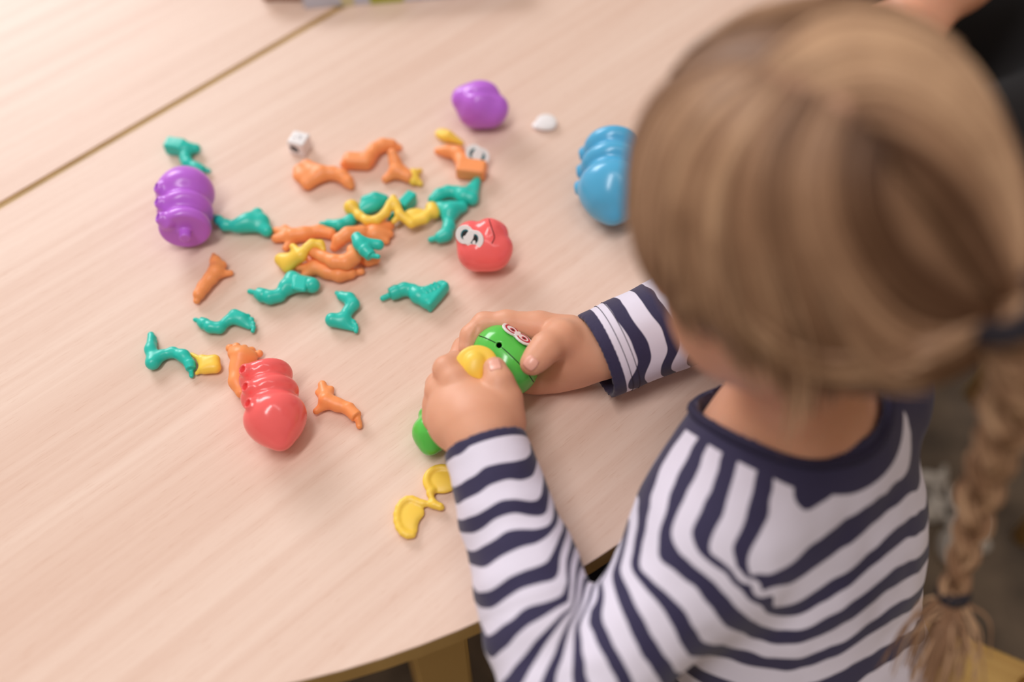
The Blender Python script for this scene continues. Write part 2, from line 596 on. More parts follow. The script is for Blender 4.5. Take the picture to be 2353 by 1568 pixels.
toy('leg_toy', C([(786, 684, 10), (803, 690, 12), (812, 703, 12), (800, 719, 10), (790, 731, 10)]) + C([(775, 677, 5), (786, 684, 8)], 0.002) +
    C([(764, 737, 12), (792, 738, 10), (808, 744, 6)], 0.004) + C([(764, 741, 10), (811, 759, 5.5)], 0.005) +
    balls([(813, 744, 6, 3), (818, 751, 5.2, 3), (820, 758, 5, 2.6), (819, 765, 4.8, 2.2)], 0.0008),
    TEAL, 'teal toy leg bent in a zigzag with flat bare foot, above the held green toy', 'toy part', GL)

pr = C([(897, 680, 13), (912, 674, 13), (930, 668, 13), (949, 671, 12), (960, 684, 12)], 0.003, 's') + C([(880, 689, 6), (900, 680, 6)], 0.0008)
pr += C([(960, 684, 14), (984, 698, 13)], 0.004) + C([(964, 680, 13), (1014, 662, 11)], 0.004) + C([(984, 696, 13), (1018, 664, 12)], 0.004)
Fm = frame(983, 706, 1026, 655)
pr.append(ell(P(1003, 683, 0.0042), (0.0118, 0.0046, 0.0055), Fm, 0.002))
pr.append(rbox(P(1007, 686, 0.0045), (0.0125, 0.0018, 0.0055), Fm, 0.0017, 0.0012))
for i in range(4):
    a = P(972 + i * 9, 668 - i * 4.5, 0.0098); b = P(981 + i * 9, 676 - i * 4.5, 0.0096)
    pr.append(rcone(a, b, 0.0014, 0.0014, 0.0006))
toy('leg_toy', pr, TEAL, 'teal toy leg in a laced boot with flat sole, lying nearest the hands', 'toy part', GL)

pr = C([(996, 462, 11), (1010, 451, 12), (1030, 444, 12), (1050, 446, 12), (1064, 455, 13)])
pr += C([(1062, 455, 13), (1083, 459, 13)], 0.003) + C([(1070, 450, 12), (1093, 422, 7)], 0.005) + C([(1086, 462, 11), (1097, 418, 7)], 0.003)
toy('leg_toy', pr, TEAL, 'teal toy leg in an upturned boot below the orange piece with eyes', 'toy part', GL)

pr = C([(1012, 551, 12), (1025, 545, 13), (1032, 527, 12), (1031, 508, 11), (1034, 495, 13)]) + C([(990, 556, 6), (1008, 552, 6)], 0.001)
pr += C([(1034, 494, 13), (1011, 482, 9)], 0.005) + C([(1034, 494, 14), (1062, 482, 9)], 0.005) + C([(1011, 482, 8), (1062, 481, 8)], 0.006) + C([(1034, 490, 12), (1037, 482, 9)], 0.006)
toy('leg_toy', pr, TEAL, 'teal toy leg standing beside the coral head with the white eyes', 'toy part', GL)

pr = C([(755, 516, 9), (780, 520, 11), (805, 509, 11), (826, 490, 11), (840, 478, 13)]) + C([(739, 516, 5), (754, 516, 5)], 0.001)
pr += [EL(858, 470, (31, 20, 16), (880, 455))] + C([(840, 462, 10, 8), (862, 455, 10, 9), (884, 458, 8, 8)], 0.002)
toy('leg_toy', pr, TEAL, 'teal toy leg partly under the yellow spectacles piece', 'toy part', GL)

pr = C([(900, 501, 8), (924, 481, 9)]) + [rbox(P(936, 467, 0.006), (0.008, 0.0042, 0.006), frame(926, 480, 948, 456), 0.001, 0.002)]
toy('leg_toy', pr, TEAL, 'teal toy boot tip poking out behind the yellow spectacles piece', 'toy part', GL)

pr = C([(853, 589, 12, 22), (838, 574, 12, 23), (828, 562, 11, 23)], 0.003, 's') + C([(850, 587, 5.5, 22), (869, 590, 5, 23)], 0.0008)
pr += C([(828, 562, 10, 23), (815, 546, 7, 24)], 0.005) + C([(826, 560, 9, 23), (822, 540, 6, 25)], 0.004) + C([(834, 556, 9, 23), (870, 563, 11, 21)], 0.004)
toy('leg_toy', pr, TEAL, 'small teal toy leg lying on top of the orange pile', 'toy part', GL, settle=False)

# ---- orange arms, hands and feet
toy('arm_toy', [EL(706, 405, (30, 22, 13), (740, 402))] + C([(690, 392, 10), (706, 383, 10), (738, 398, 14)], 0.004) + C([(688, 395, 10), (707, 426, 10), (740, 406, 13)], 0.004) +
    C([(740, 401, 14), (765, 401, 13), (786, 407, 13), (800, 421, 11), (807, 431, 7)]),
    ORANGE, 'orange toy arm with a mitten hand lying just below the white die', 'toy part', GO)

toy('arm_toy', [rbox(P(823, 372, 0.006), (0.0115, 0.0066, 0.006), frame(800, 372, 845, 374), 0.004, 0.003)] +
    C([(846, 368, 15), (861, 346, 13), (880, 336, 13), (900, 335, 12)]) + C([(900, 335, 8), (917, 341, 7)], 0.001) + C([(800, 362, 9), (792, 380, 9)], 0.003),
    ORANGE, 'orange toy arm with a blocky hand curving up like an arch', 'toy part', GO)

toy('arm_toy', C([(902, 352, 10, 14), (908, 372, 11, 10), (912, 392, 13, 7)]) + C([(912, 392, 13, 7), (886, 411, 8, 4)], 0.003) + C([(912, 393, 13, 7), (938, 406, 12, 6)], 0.003) +
    C([(916, 385, 10, 7), (934, 396, 9, 6)], 0.003),
    ORANGE, 'orange toy arm with spread fingers touching a small yellow pronged piece', 'toy part', GO)

toy('arm_toy', C([(1007, 350, 8), (1030, 350, 12), (1052, 355, 14), (1062, 374, 14)]) +
    [rbox(P(1083, 393, 0.006), (0.0118, 0.0068, 0.006), frame(1055, 391, 1110, 396), 0.002, 0.004)] + C([(1064, 372, 13), (1105, 386, 12)], 0.004),
    ORANGE, 'orange toy arm with a flat square hand leaning on a white eye disc', 'toy part', GO)

toy('arm_toy', C([(672, 543, 15), (700, 540, 14), (735, 533, 12), (760, 539, 12)]) + C([(664, 538, 11), (634, 532, 8)], 0.002) + C([(664, 546, 11), (634, 550, 9)], 0.002) +
    C([(668, 538, 10), (656, 527, 8)], 0.002) + C([(675, 550, 9), (657, 572, 7)], 0.003),
    ORANGE, 'orange toy arm at the upper left of the pile, fingers pointing left', 'toy part', GO)

toy('arm_toy', C([(769, 572, 9, 6), (780, 555, 13, 9), (800, 541, 14, 10), (832, 536, 14, 8)]) + [EL(862, 536, (26, 20, 13), (890, 530))] +
    C([(860, 533, 14), (897, 522, 9)], 0.003) + C([(865, 540, 14), (895, 540, 9)], 0.003) + C([(860, 545, 13), (887, 556, 8)], 0.003) + C([(850, 526, 10), (880, 513, 8)], 0.003),
    ORANGE, 'orange toy arm with a large open hand at the right of the pile', 'toy part', GO)

toy('arm_toy', C([(718, 578, 12, 12), (745, 592, 11, 13), (768, 602, 14, 14), (795, 603, 15, 14), (812, 592, 14, 14), (808, 573, 10, 13)]),
    ORANGE, 'orange toy arm curled in a hook on top of the pile', 'toy part', GO, settle=False)

toy('arm_toy', C([(725, 616, 15), (750, 626, 14), (780, 633, 14), (806, 630, 12)]) + C([(808, 629, 7), (831, 626, 7)], 0.001) +
    C([(717, 618, 12), (687, 617, 8)], 0.002) + C([(718, 622, 12), (700, 634, 8)], 0.002) + C([(722, 606, 10), (708, 594, 8)], 0.003),
    ORANGE, 'orange toy arm at the lower front of the pile, peg to the right', 'toy part', GO)

toy('arm_toy', C([(826, 592, 12), (846, 600, 11), (864, 599, 9)]),
    ORANGE, 'orange toy arm end peeking out under the small teal leg on the pile', 'toy part', GO)

toy('arm_toy', C([(458, 679, 12), (470, 660, 12), (485, 642, 13), (495, 629, 14)]) + C([(456, 682, 7), (453, 694, 7)], 0.001) + C([(495, 624, 13), (496, 602, 10), (492, 589, 5)], 0.003) +
    C([(499, 626, 13), (512, 612, 9)], 0.003) + C([(500, 633, 9), (531, 630, 6)], 0.002),
    ORANGE, 'orange toy arm with pointed hand lying alone below the purple body', 'toy part', GO)

toy('arm_toy', C([(541, 814, 14), (578, 825, 13)], 0.005) + balls([(530, 804, 9), (545, 800, 8.5), (563, 804, 8), (580, 809, 8), (597, 816, 8)], 0.001) +
    C([(555, 822, 20), (548, 850, 14), (545, 880, 13), (556, 905, 12)], 0.006),
    ORANGE, 'orange toy foot with round toes tucked under the coral segmented body', 'toy part', GO)

toy('arm_toy', C([(750, 921, 16), (775, 932, 13), (800, 940, 13), (820, 960, 13)], 0.003, 'e') + C([(821, 956, 7), (826, 981, 6.5)], 0.0008) + C([(748, 913, 12), (741, 886, 9)], 0.002) +
    C([(754, 912, 11), (760, 897, 8)], 0.002) + C([(744, 916, 9), (732, 904, 7)], 0.002) + C([(748, 932, 10), (727, 947, 7)], 0.003),
    ORANGE, 'orange toy arm with gripping hand right of the coral segmented body', 'toy part', GO)

# ---- yellow pieces
def flatc(pts, rmm, zmm, k=0.002):
    out = []
    q = [P(p[0], p[1], zmm / 1000) for p in pts]
    for a, b in zip(q, q[1:]):
        out.append(rcone(a, b, rmm / 1000, rmm / 1000, k))
    return out

toy('toy_accessory', C([(690, 588, 10, 14), (705, 570, 8, 16), (717, 560, 8, 17), (736, 562, 8, 16), (743, 574, 6, 15)]) + C([(695, 586, 8, 15), (673, 567, 7, 14)], 0.002) +
    C([(646, 596, 10, 5), (690, 588, 10, 13)], 0.004) + C([(661, 614, 9, 5), (690, 589, 9, 13)], 0.004) + C([(646, 598, 9, 5), (661, 613, 9, 5)], 0.006) + C([(655, 602, 9, 6), (675, 598, 9, 9)], 0.005),
    YELLOW, 'yellow forked toy piece with a triangular flap lying against the orange pile', 'toy part', GY, settle=False)

pr = balls([(808, 477, 16, 9)], 0.002)
pr += C([(815, 484, 9, 9), (826, 496, 9, 10), (843, 507, 9, 11), (866, 506, 9, 12), (886, 490, 9, 14), (898, 468, 9, 15)], 0.002)
pr += C([(898, 468, 8, 15), (904, 454, 5, 16), (909, 468, 8, 15)], 0.002)
pr += C([(909, 468, 9, 15), (919, 494, 9, 13), (945, 514, 9, 11), (976, 504, 9, 10), (994, 484, 11, 9)], 0.002)
pr += [EL(955, 495, (26, 19, 8), (985, 495), 10)] + C([(914, 500, 6, 12), (905, 509, 6, 11)], 0.001) + C([(992, 478, 13, 8), (998, 490, 12, 8)], 0.002)
toy('toy_spectacles', pr, YELLOW, 'yellow toy spectacles piece with two loops and a ball end', 'toy part', GY, settle=False)

toy('toy_accessory', [EL(1021, 311, (21, 15, 9), (1045, 320))] + C([(1030, 315, 12), (1061, 330, 5)], 0.003),
    YELLOW, 'yellow teardrop toy piece between the purple head and the white eye disc', 'toy part', GY)

toy('toy_accessory', C([(950, 402, 10), (966, 394, 5)], 0.002) + C([(950, 408, 10), (966, 424, 6)], 0.002) + C([(948, 398, 8), (950, 418, 9)], 0.002),
    YELLOW, 'small yellow pronged toy piece at the end of an orange arm', 'toy part', GY)

toy('toy_accessory', C([(466, 830, 8), (494, 831, 9), (496, 848, 9), (471, 851, 8), (466, 830, 8)], 0.004) + C([(480, 838, 9), (484, 845, 9)], 0.004) +
    C([(464, 830, 6), (441, 817, 4)], 0.002) + C([(466, 851, 6), (453, 861, 4)], 0.002),
    YELLOW, 'small yellow square toy piece with prongs beside the leftmost teal leg', 'toy part', GY)

def crescent(cx, cy, rx, ry, a0, a1, tail):
    out = [EL(cx, cy, (rx, ry, 7), (cx + 40, cy), 2.2, 0.002)]
    arc = []
    for i in range(11):
        a = math.radians(a0 + (a1 - a0) * i / 10)
        arc.append((cx + rx * math.cos(a), cy + ry * math.sin(a)))
    out += flatc(arc + tail, 2.0, 2.6)
    return out
pr = crescent(943, 1190, 31, 42, 80, 300, [(972, 1158), (996, 1160)])
pr += crescent(1016, 1106, 36, 30, -60, -230, [(988, 1136), (998, 1160)])
pr += [('s',) + ell(P(984, 1208, 0.003), (0.0062, 0.0062, 0.01))[1:]]
pr += flatc([(996, 1160), (1012, 1166)], 2.6, 2.8) + flatc([(1008, 1164), (1017, 1168)], 1.5, 3.0, 0.0005)
toy('toy_accessory', pr, YELLOW, 'yellow toy piece of two joined crescents lying beside the striped sleeve', 'toy part', GY)

# ---- segmented bodies
def body_toy(mat, hole, face, tip, label, roll, rz=0.021, seam=True):
    """three-segment bug body with a peg on its flat face and a pointed dome"""
    A = P(face[0], face[1], rz); B = P(tip[0], tip[1], rz * 0.62)
    ax = B - A; ax[2] = 0; L = np.linalg.norm(ax); ax = nrm(ax)
    side = np.array((-ax[1], ax[0], 0)); up = np.array((0, 0, 1.0))
    R = np.array((ax, side, up))
    s = L / 0.066
    z = lambda r: np.array((0, 0, ZT + r * s))
    base = np.array((A[0], A[1], 0))
    def at(x, r): return base + ax * x * s + z(r)
    pr = [ell(at(0.0085, 0.0205), np.array((0.0108, 0.0192, 0.0192)) * s, R, 0.003),
          ell(at(0.0245, 0.0208), np.array((0.0108, 0.0206, 0.0206)) * s, R, 0.005),
          ell(at(0.0430, 0.0210), np.array((0.0150, 0.0214, 0.0214)) * s, R, 0.005),
          ell(at(0.0465, 0.0204), np.array((0.0196, 0.0192, 0.0192)) * s, R, 0.006),
          rcone(at(0.052, 0.0200), at(0.0625, 0.0180), 0.012 * s, 0.0050 * s, 0.008),
          ('s',) + rbox(at(-0.014, 0.0205), (0.018 * s, 0.03, 0.03), R, 0.001)[1:]]
    pr.append(ccone(at(-0.003, 0.0205), at(0.006, 0.0205), 0.0042 * s, 0.0048 * s, 0.001))
    ends = []
    for sgn in (1,):
        ang = math.radians(roll)
        d = side * math.cos(ang) + up * math.sin(ang)
        for x, r in ((0.0085, 0.0186), (0.0240, 0.0198), (0.0385, 0.0206)):
            p = at(x, 0.0207)
            pr.append(rcone(p + d * (r - 0.004) * s, p + d * (r - 0.0006) * s, 0.0072 * s, 0.0052 * s, 0.0020))
            ends.append((p, d, r))
    for p, d, r in ends:
        pr.append(('s',) + ccone(p + d * (r - 0.002) * s, p + d * (r + 0.009) * s, 0.0026 * s, 0.0026 * s, 0.0006)[1:])
    o = toy('bug_body_toy', pr, mat, label, 'toy', 'segmented toy bug bodies', h=0.0008)
    return o
body_toy(PURPLE, None, (426, 544), (434, 416), 'purple segmented toy bug body with a peg facing the viewer', 42)
body_toy(CORAL, None, (606, 846), (652, 1034), 'coral red segmented toy bug body with round sockets along its side', 128)
body_toy(BLUE, None, (1408, 336), (1403, 526), 'blue segmented toy bug body half hidden by the child\'s hair', 195)
body_toy(GREEN, None, (1012, 905), (984, 1036), 'green segmented toy bug body behind the child\'s left hand', 0)

# ---- heads
BVH_CACHE = {}
def bvh_of(o):
    if o.name not in BVH_CACHE:
        me = o.data
        co = np.empty(len(me.vertices) * 3, np.float32); me.vertices.foreach_get('co', co)
        fi = np.empty(len(me.loops), np.int32); me.loops.foreach_get('vertex_index', fi)
        BVH_CACHE[o.name] = BVHTree.FromPolygons((co.reshape(-1, 3) + np.array(o['_org'])).tolist(), fi.reshape(-1, 4).tolist())
    return BVH_CACHE[o.name]

def surf_path(o, pts, n, lift):
    """points on an object's surface under a traced line"""
    bv = bvh_of(o)
    out = []
    for p in catmull(pts, n):
        d = Vector(ray(p[0], p[1])).normalized()
        hit = bv.ray_cast(Vector(CAM), d)
        if hit[0] is not None:
            out.append(np.array(hit[0] + hit[1] * lift))
    return np.array(out)

def disc(c, u, w, n, ru, rw, h, seg=20):
    """low elliptical disc as vertices and faces"""
    c, u, w, n = (np.asarray(q, float) for q in (c, u, w, n))
    v = []
    for z in (0, h):
        for i in range(seg):
            a = 2 * math.pi * i / seg
            v.append(c + u * ru * math.cos(a) + w * rw * math.sin(a) + n * z)
    f = [(i, (i + 1) % seg, seg + (i + 1) % seg, seg + i) for i in range(seg)]
    f.append(tuple(range(seg, 2 * seg))); f.append(tuple(range(seg - 1, -1, -1)))
    return v, f

def eye_plate(parent, c, u, n, r, sp, inks, th=0.0016, name='eye_plate', look=(0.15, -0.2)):
    """white plate of two joined discs with printed eyes"""
    n = nrm(n); u = nrm(np.asarray(u) - n * (np.asarray(u) @ n)); w = np.cross(n, u)
    c = np.asarray(c, float)
    pr = []
    for s in (-1, 1):
        q = c + u * s * sp / 2
        pr.append(ccone(q, q + n * th, r, r, 0.0015))
    o = sdf_obj(name, pr, WHITE, 0.0003, parent)
    for s in (-1, 1):
        q = c + u * s * sp / 2 * 0.92 + n * (th + 0.00012)
        for mat, ru, rw, (ox, oy), h, nm in inks:
            v, f = disc(q + u * ox * r + w * oy * r, u, w, n, ru * r, rw * r, h, 20)
            e = mesh_obj(nm, v, f, mat, o, smooth=False)
    return o

def head_toy(name, prims, mat, label, holes=()):
    return toy(name, prims, mat, label, 'toy', 'toy bug heads', h=0.0007, settle=False)

# purple head
m_ = mpp(1102, 240)
def BL(px, py, zmm, r, k=0.006, sq=(1, 1, 1)):
    rr = r * mpp(px, py, zmm / 1000)
    return ell(P(px, py, zmm / 1000), (rr * sq[0], rr * sq[1], rr * sq[2]), None, k)
pr = [BL(1106, 247, 17, 47, 0.004, (1.12, 1.0, 0.98)), BL(1068, 228, 23, 31, 0.004), BL(1141, 247, 21, 28, 0.005), BL(1104, 212, 28, 32, 0.004, (1.3, 0.9, 0.8)), BL(1100, 236, 26, 34, 0.006), BL(1088, 258, 15, 32, 0.006), BL(1130, 260, 15, 30, 0.006)]
pr.append(('s',) + rcone(P(1080, 208, 0.0385), P(1132, 211, 0.036), 0.0018, 0.0018, 0.004)[1:])
head_toy('bug_head_toy', pr, PURPLE, 'purple lumpy toy bug head lying alone at the back')

# coral head with eyes
pr = [BL(1113, 569, 18, 54, 0.004, (1.08, 1.0, 0.95)), BL(1083, 543, 23, 36, 0.004), BL(1124, 535, 27, 34, 0.003), BL(1150, 566, 22, 28, 0.003), BL(1142, 536, 25, 26, 0.003), BL(1092, 583, 17, 38, 0.006), BL(1136, 584, 17, 36, 0.006)]
pr.append(('s',) + rcone(P(1063, 587, 0.014), P(1066, 588, 0.013), 0.0012, 0.0012, 0.0006)[1:])
ch = head_toy('bug_head_toy', pr, CORAL, 'coral red toy bug head with white goggle eyes')
pth = surf_path(ch, [(1124, 505), (1130, 525), (1136, 545), (1130, 560)], 16, 0.0001)
if len(pth) > 3:
    v, f = tube(pth, 0.0004, 6); mesh_obj('seam', v, f, REDHOLE, ch)
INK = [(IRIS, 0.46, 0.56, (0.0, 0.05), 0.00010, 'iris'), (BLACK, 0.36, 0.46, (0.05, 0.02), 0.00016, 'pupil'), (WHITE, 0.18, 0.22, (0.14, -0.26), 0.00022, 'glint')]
uu = P(1098, 552, 0.05) - P(1068, 535, 0.05)
hit = surf_path(ch, [(1081, 545), (1083, 544)], 3, 0.0)
cpos = hit[0] if len(hit) else P(1083, 543, 0.04)
nn = nrm((-0.30, -0.66, 0.69))
eye_plate(ch, cpos + nn * 0.0005, uu, nn, 22 * mpp(1083, 543, 0.04), 27 * mpp(1083, 543, 0.04), INK, th=0.002)

# green head held in the right hand
GHC = P(1160, 829, 0.031)
gu = nrm(P(1222, 878, 0.03) - P(1098, 776, 0.035))
gn_ = nrm((0, -0.5, 0.86)); gw = np.cross(gn_, gu); gw = nrm(gw); gn_ = np.cross(gu, gw)
GR = np.array((gu, gw, gn_))
pr = [ell(GHC, (0.0236, 0.0196, 0.0200), GR, 0.004), ell(GHC - gu * 0.009 + gw * 0.004, (0.0150, 0.0165, 0.0170), GR, 0.006), ell(GHC + gu * 0.009 - gw * 0.003, (0.015, 0.0175, 0.0175), GR, 0.006)]
hp = P(1147, 794, 0.046)
vd = nrm(CAM - hp)
pr.append(('s',) + rcone(hp - vd * 0.02, hp + vd * 0.03, 0.0019, 0.0019, 0.0006)[1:])
gh = head_toy('bug_head_toy', pr, GREEN, 'bright green toy bug head held in the child\'s right hand')
pth = surf_path(gh, [(1098, 771), (1120, 779), (1147, 794), (1185, 828), (1212, 858), (1226, 878)], 40, 0.00005)
if len(pth) > 3:
    v, f = tube(pth, 0.00035, 6); mesh_obj('seam', v, f, DARKHOLE, gh)
INKR = [(REDINK, 0.80, 0.80, (0.0, 0.0), 0.00010, 'red_ring'), (WHITE, 0.58, 0.58, (0.0, 0.0), 0.00016, 'eye_white'), (REDINK, 0.30, 0.34, (0.1, -0.05), 0.00022, 'iris'), (BLACK, 0.15, 0.17, (0.1, -0.05), 0.00028, 'pupil')]
eye_plate(gh, P(1187, 771, 0.0475), P(1214, 796, 0.045) - P(1163, 752, 0.050), nrm((0.50, 0.42, 0.76)), 0.0066, 0.0104, INKR, th=0.0014)

# loose eye pieces
uu = P(1108, 362, 0.02) - P(1085, 352, 0.02)
ep = empty('toy_eye_disc', P(1097, 366, 0.0))
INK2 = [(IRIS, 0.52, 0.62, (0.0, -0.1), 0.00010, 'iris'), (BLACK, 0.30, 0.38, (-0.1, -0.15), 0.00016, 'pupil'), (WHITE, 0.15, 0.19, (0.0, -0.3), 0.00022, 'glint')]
eye_plate(ep, P(1097, 356, 0.0125), uu, nrm((0.1, -0.62, 0.78)), 0.0068, 0.0068, INK2, th=0.0018, name='plate')
tag(ep, 'round white toy eye disc with printed blue eyes leaning on an orange arm', 'toy part', 'toy eye pieces')
pr = [ell(P(1255, 280, 0.0020), (0.0086, 0.0080, 0.0020), None, 0.002), ell(P(1239, 291, 0.0018), (0.0062, 0.0044, 0.0018), None, 0.003),
      ell(P(1257, 290, 0.0018), (0.0080, 0.0060, 0.0019), None, 0.003)]
toy('toy_eye_disc', pr, WHITE, 'blank white toy eye piece lying face down right of the purple head', 'toy part', 'toy eye pieces', h=0.0003)

# yellow mouth piece pinched in the left hand
ym = P(1095, 834, 0.058)
yn = nrm((-0.05, -0.35, 0.93)); yu = nrm(np.cross((0, 1, 0.4), yn)); yw = np.cross(yn, yu); YR = np.array((yu, yw, yn))
pr = [ell(ym, (0.0136, 0.0118, 0.0028), YR, 0.002), ell(ym + yn * 0.0016 - yu * 0.0014 - yw * 0.002, (0.0074, 0.0092, 0.0046), YR, 0.0008), rcone(ym, ym - yw * 0.0145 + yu * 0.003, 0.0045, 0.002, 0.004)]
toy('toy_mouth_piece', pr, YELLOW, 'yellow domed toy mouth piece pinched in the child\'s left hand', 'toy part', GY, settle=False)

# ---- die
dc = P(689, 331, 0.0076); DA = frame(668, 322, 705, 331)
DR = DA
pr = [rbox(dc, (0.0074, 0.0074, 0.0074), DR, 0.0018, 0.001)]
die = toy('die', pr, WHITE, 'white toy die with printed black marks', 'die', h=0.0004)
def mark(c, u, w, n, ru, rw, mat, name):
    v, f = disc(c, u, w, n, ru, rw, 0.00012, 20)
    return mesh_obj(name, v, f, mat, die, smooth=False)
dcc = np.array(die['_org']) + np.array((0, 0, 0.0074))
fr = -DR[1] if DR[1][1] > 0 else DR[1]
fc = dcc + fr * 0.00745
upv = np.array((0, 0, 1.0))
d1 = nrm(DR[0] * 0.85 - upv * 0.5); d2 = np.cross(fr, d1)
mark(fc - DR[0] * 0.0012 + upv * 0.0008, d1, d2, fr, 0.0042, 0.0027, BLACK, 'printed_spot')
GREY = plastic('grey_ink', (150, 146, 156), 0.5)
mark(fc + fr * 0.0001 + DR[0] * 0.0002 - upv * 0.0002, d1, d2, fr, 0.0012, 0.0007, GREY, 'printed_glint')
tcn = dcc + upv * 0.00745
for (a, b, ru, rw) in ((0.001, 0.0015, 0.0022, 0.0005), (0.002, -0.0005, 0.0005, 0.0020), (-0.003, -0.001, 0.0016, 0.0004)):
    mark(tcn + DR[0] * a + DR[1] * b, DR[0], DR[1], upv, ru, rw, GREY, 'printed_stroke')

# ---- picture book or box at the far edge
def printed(name, rgb, rough=0.4):
    return plastic(name, rgb, rough)
A = P(700, 22, 0.0); B = P(900, 6, 0.0)
ub = nrm((B - A) * np.array((1, 1, 0))); wbk = np.array((-ub[1], ub[0], 0))
box = empty('game_box', (A + ub * 0.10 + wbk * 0.09))
ang = math.atan2(ub[1], ub[0])
cb = A + ub * 0.10 + wbk * 0.09 + np.array((0, 0, 0.011))
v, f = bxv(cb, (0.10, 0.09, 0.011), ang)
o = bevel(mesh_obj('box_lid', v, f, printed('pale_blue_card', (196, 200, 216)), box, smooth=False), 0.0015)
o['label'] = 'pale blue grey cardboard'
fc = A + np.array((0, 0, 0.011))
for x, w, rgb, nm in ((0.070, 0.016, (168, 176, 60), 'green_print'), (0.038, 0.006, (206, 200, 158), 'cream_print')):
    c = fc + ub * (x + w / 2) - wbk * 0.0001
    v, f = bxv(c, (w, 0.0003, 0.0105), ang)
    mesh_obj(nm, v, f, printed(nm + '_ink', rgb), box, smooth=False)
tag(box, 'pale blue cardboard box with green print at the far edge of the table', 'box')
A2 = P(628, 8, 0.0)
pr = [rbox(A2 + np.array((0.008, 0.028, 0.012)), (0.020, 0.026, 0.012), None, 0.004)]
toy('wooden_block', pr, plastic('brown_wood', (150, 100, 68), 0.5), 'brown block at the far edge left of the pale blue box', 'block', h=0.0015)
# ------------------------------------------------------------------ the child
def skin_mat():
    m, nt, b = newmat('fair_skin')
    N = nt.nodes.new; L = nt.links.new
    geo = N('ShaderNodeNewGeometry')
    a = N('ShaderNodeTexNoise'); a.inputs['Scale'].default_value = 55; a.inputs['Detail'].default_value = 4
    c = N('ShaderNodeTexNoise'); c.inputs['Scale'].default_value = 900; c.inputs['Detail'].default_value = 2
    L(geo.outputs['Position'], a.inputs['Vector']); L(geo.outputs['Position'], c.inputs['Vector'])
    mx = N('ShaderNodeMixRGB'); mx.inputs[1].default_value = s2l((218, 156, 126)); mx.inputs[2].default_value = s2l((230, 172, 142))
    L(a.outputs['Fac'], mx.inputs[0]); L(mx.outputs[0], b.inputs['Base Color'])
    b.inputs['Roughness'].default_value = 0.5
    b.inputs['Subsurface Weight'].default_value = 0.25
    b.inputs['Subsurface Radius'].default_value = (0.006, 0.002, 0.001)
    b.inputs['Subsurface Scale'].default_value = 1.0
    bp = N('ShaderNodeBump'); bp.inputs['Strength'].default_value = 0.12; bp.inputs['Distance'].default_value = 0.0006
    L(c.outputs['Fac'], bp.inputs['Height']); L(bp.outputs[0], b.inputs['Normal'])
    return m
SKIN = skin_mat()
NAIL = plastic('fingernail', (240, 178, 160), 0.28)

FWD = nrm((-0.44, 0.90, 0)); RGT = nrm((0.90, 0.44, 0)); UP = np.array((0, 0, 1.0))
lean = nrm(UP * 0.86 + FWD * 0.5)                       # the back leans towards the table
bk = nrm(FWD - lean * (FWD @ lean))
TRm = np.array((RGT, bk, lean))
HC = W(0.1350, 0.3060, 0.2555)                           # head centre
HF = nrm((-0.62, 0.45, -0.64)); HR = nrm(np.cross(HF, UP)); HU = np.cross(HR, HF)
HM = np.array((HF, HR, HU))
NB = W(0.166, 0.293, 0.092)                             # neck base
LS = P(1650, 1225, 0.056); RS = W(0.218, 0.335, 0.062)
LW = P(1112, 1012, 0.048); LE = P(1312, 1650, 0.014)
RW = P(1385, 812, 0.030); RE = W(0.205, 0.440, 0.055)
CH = W(0.171, 0.252, 0.005); AB = W(0.195, 0.200, -0.11); PV = W(0.212, 0.168, -0.185)

def finger(pts, k=0.0025):
    """(px, py, height mm, radius mm) joints"""
    out = []
    q = [(P(a, b, z / 1000), r / 1000) for a, b, z, r in pts]
    for (a, ra), (b, rb) in zip(q, q[1:]):
        out.append(rcone(a, b, ra, rb, k))
    return out

def blob(px, py, zmm, rad_mm, R=None, k=0.008):
    return ell(P(px, py, zmm / 1000), np.array(rad_mm) / 1000, R, k)

def torso(o):
    """torso and shoulders, grown by o metres"""
    return [ell(CH, np.array((0.091, 0.056, 0.112)) + o, TRm, 0.03),
            ell(AB, np.array((0.092, 0.066, 0.11)) + o, TRm, 0.03),
            ell(PV, np.array((0.098, 0.078, 0.08)) + o, TRm, 0.03),
            rcone(LS, NB - UP * 0.020, 0.030 + o, 0.036 + o, 0.03),
            rcone(RS, NB - UP * 0.020, 0.030 + o, 0.036 + o, 0.03)]

body = torso(0.0)
# neck and head
body += [rcone(NB - UP * 0.01, HC - UP * 0.03 - HF * 0.012, 0.036, 0.034, 0.02)]
body += [ell(HC - HF * 0.006 + HU * 0.010, (0.073, 0.068, 0.071), HM, 0.02),
         ell(HC + HF * 0.028 - HU * 0.030, (0.054, 0.064, 0.058), HM, 0.03),
         ell(HC + HF * 0.052 - HU * 0.070, (0.022, 0.026, 0.020), HM, 0.02),          # chin
         ell(HC + HF * 0.048 - HU * 0.040 + HR * 0.028, (0.028, 0.026, 0.026), HM, 0.015),
         ell(HC + HF * 0.048 - HU * 0.040 - HR * 0.028, (0.028, 0.026, 0.026), HM, 0.015),
         rcone(HC + HF * 0.080 - HU * 0.010, HC + HF * 0.092 - HU * 0.032, 0.006, 0.0085, 0.010)]   # nose
for s in (-1, 1):
    body.append(ell(HC - HF * 0.004 - HU * 0.022 + HR * s * 0.068, (0.014, 0.006, 0.020), HM, 0.006))  # ear
    body.append(('s',) + ell(HC + HF * 0.086 - HU * 0.012 + HR * s * 0.027, (0.010, 0.014, 0.009), HM, 0.010)[1:])
    body.append(ell(HC + HF * 0.072 - HU * 0.013 + HR * s * 0.027, (0.011, 0.012, 0.009), HM, 0.003))
body.append(ell(HC + HF * 0.080 - HU * 0.052, (0.006, 0.017, 0.0042), HM, 0.004))                     # lips
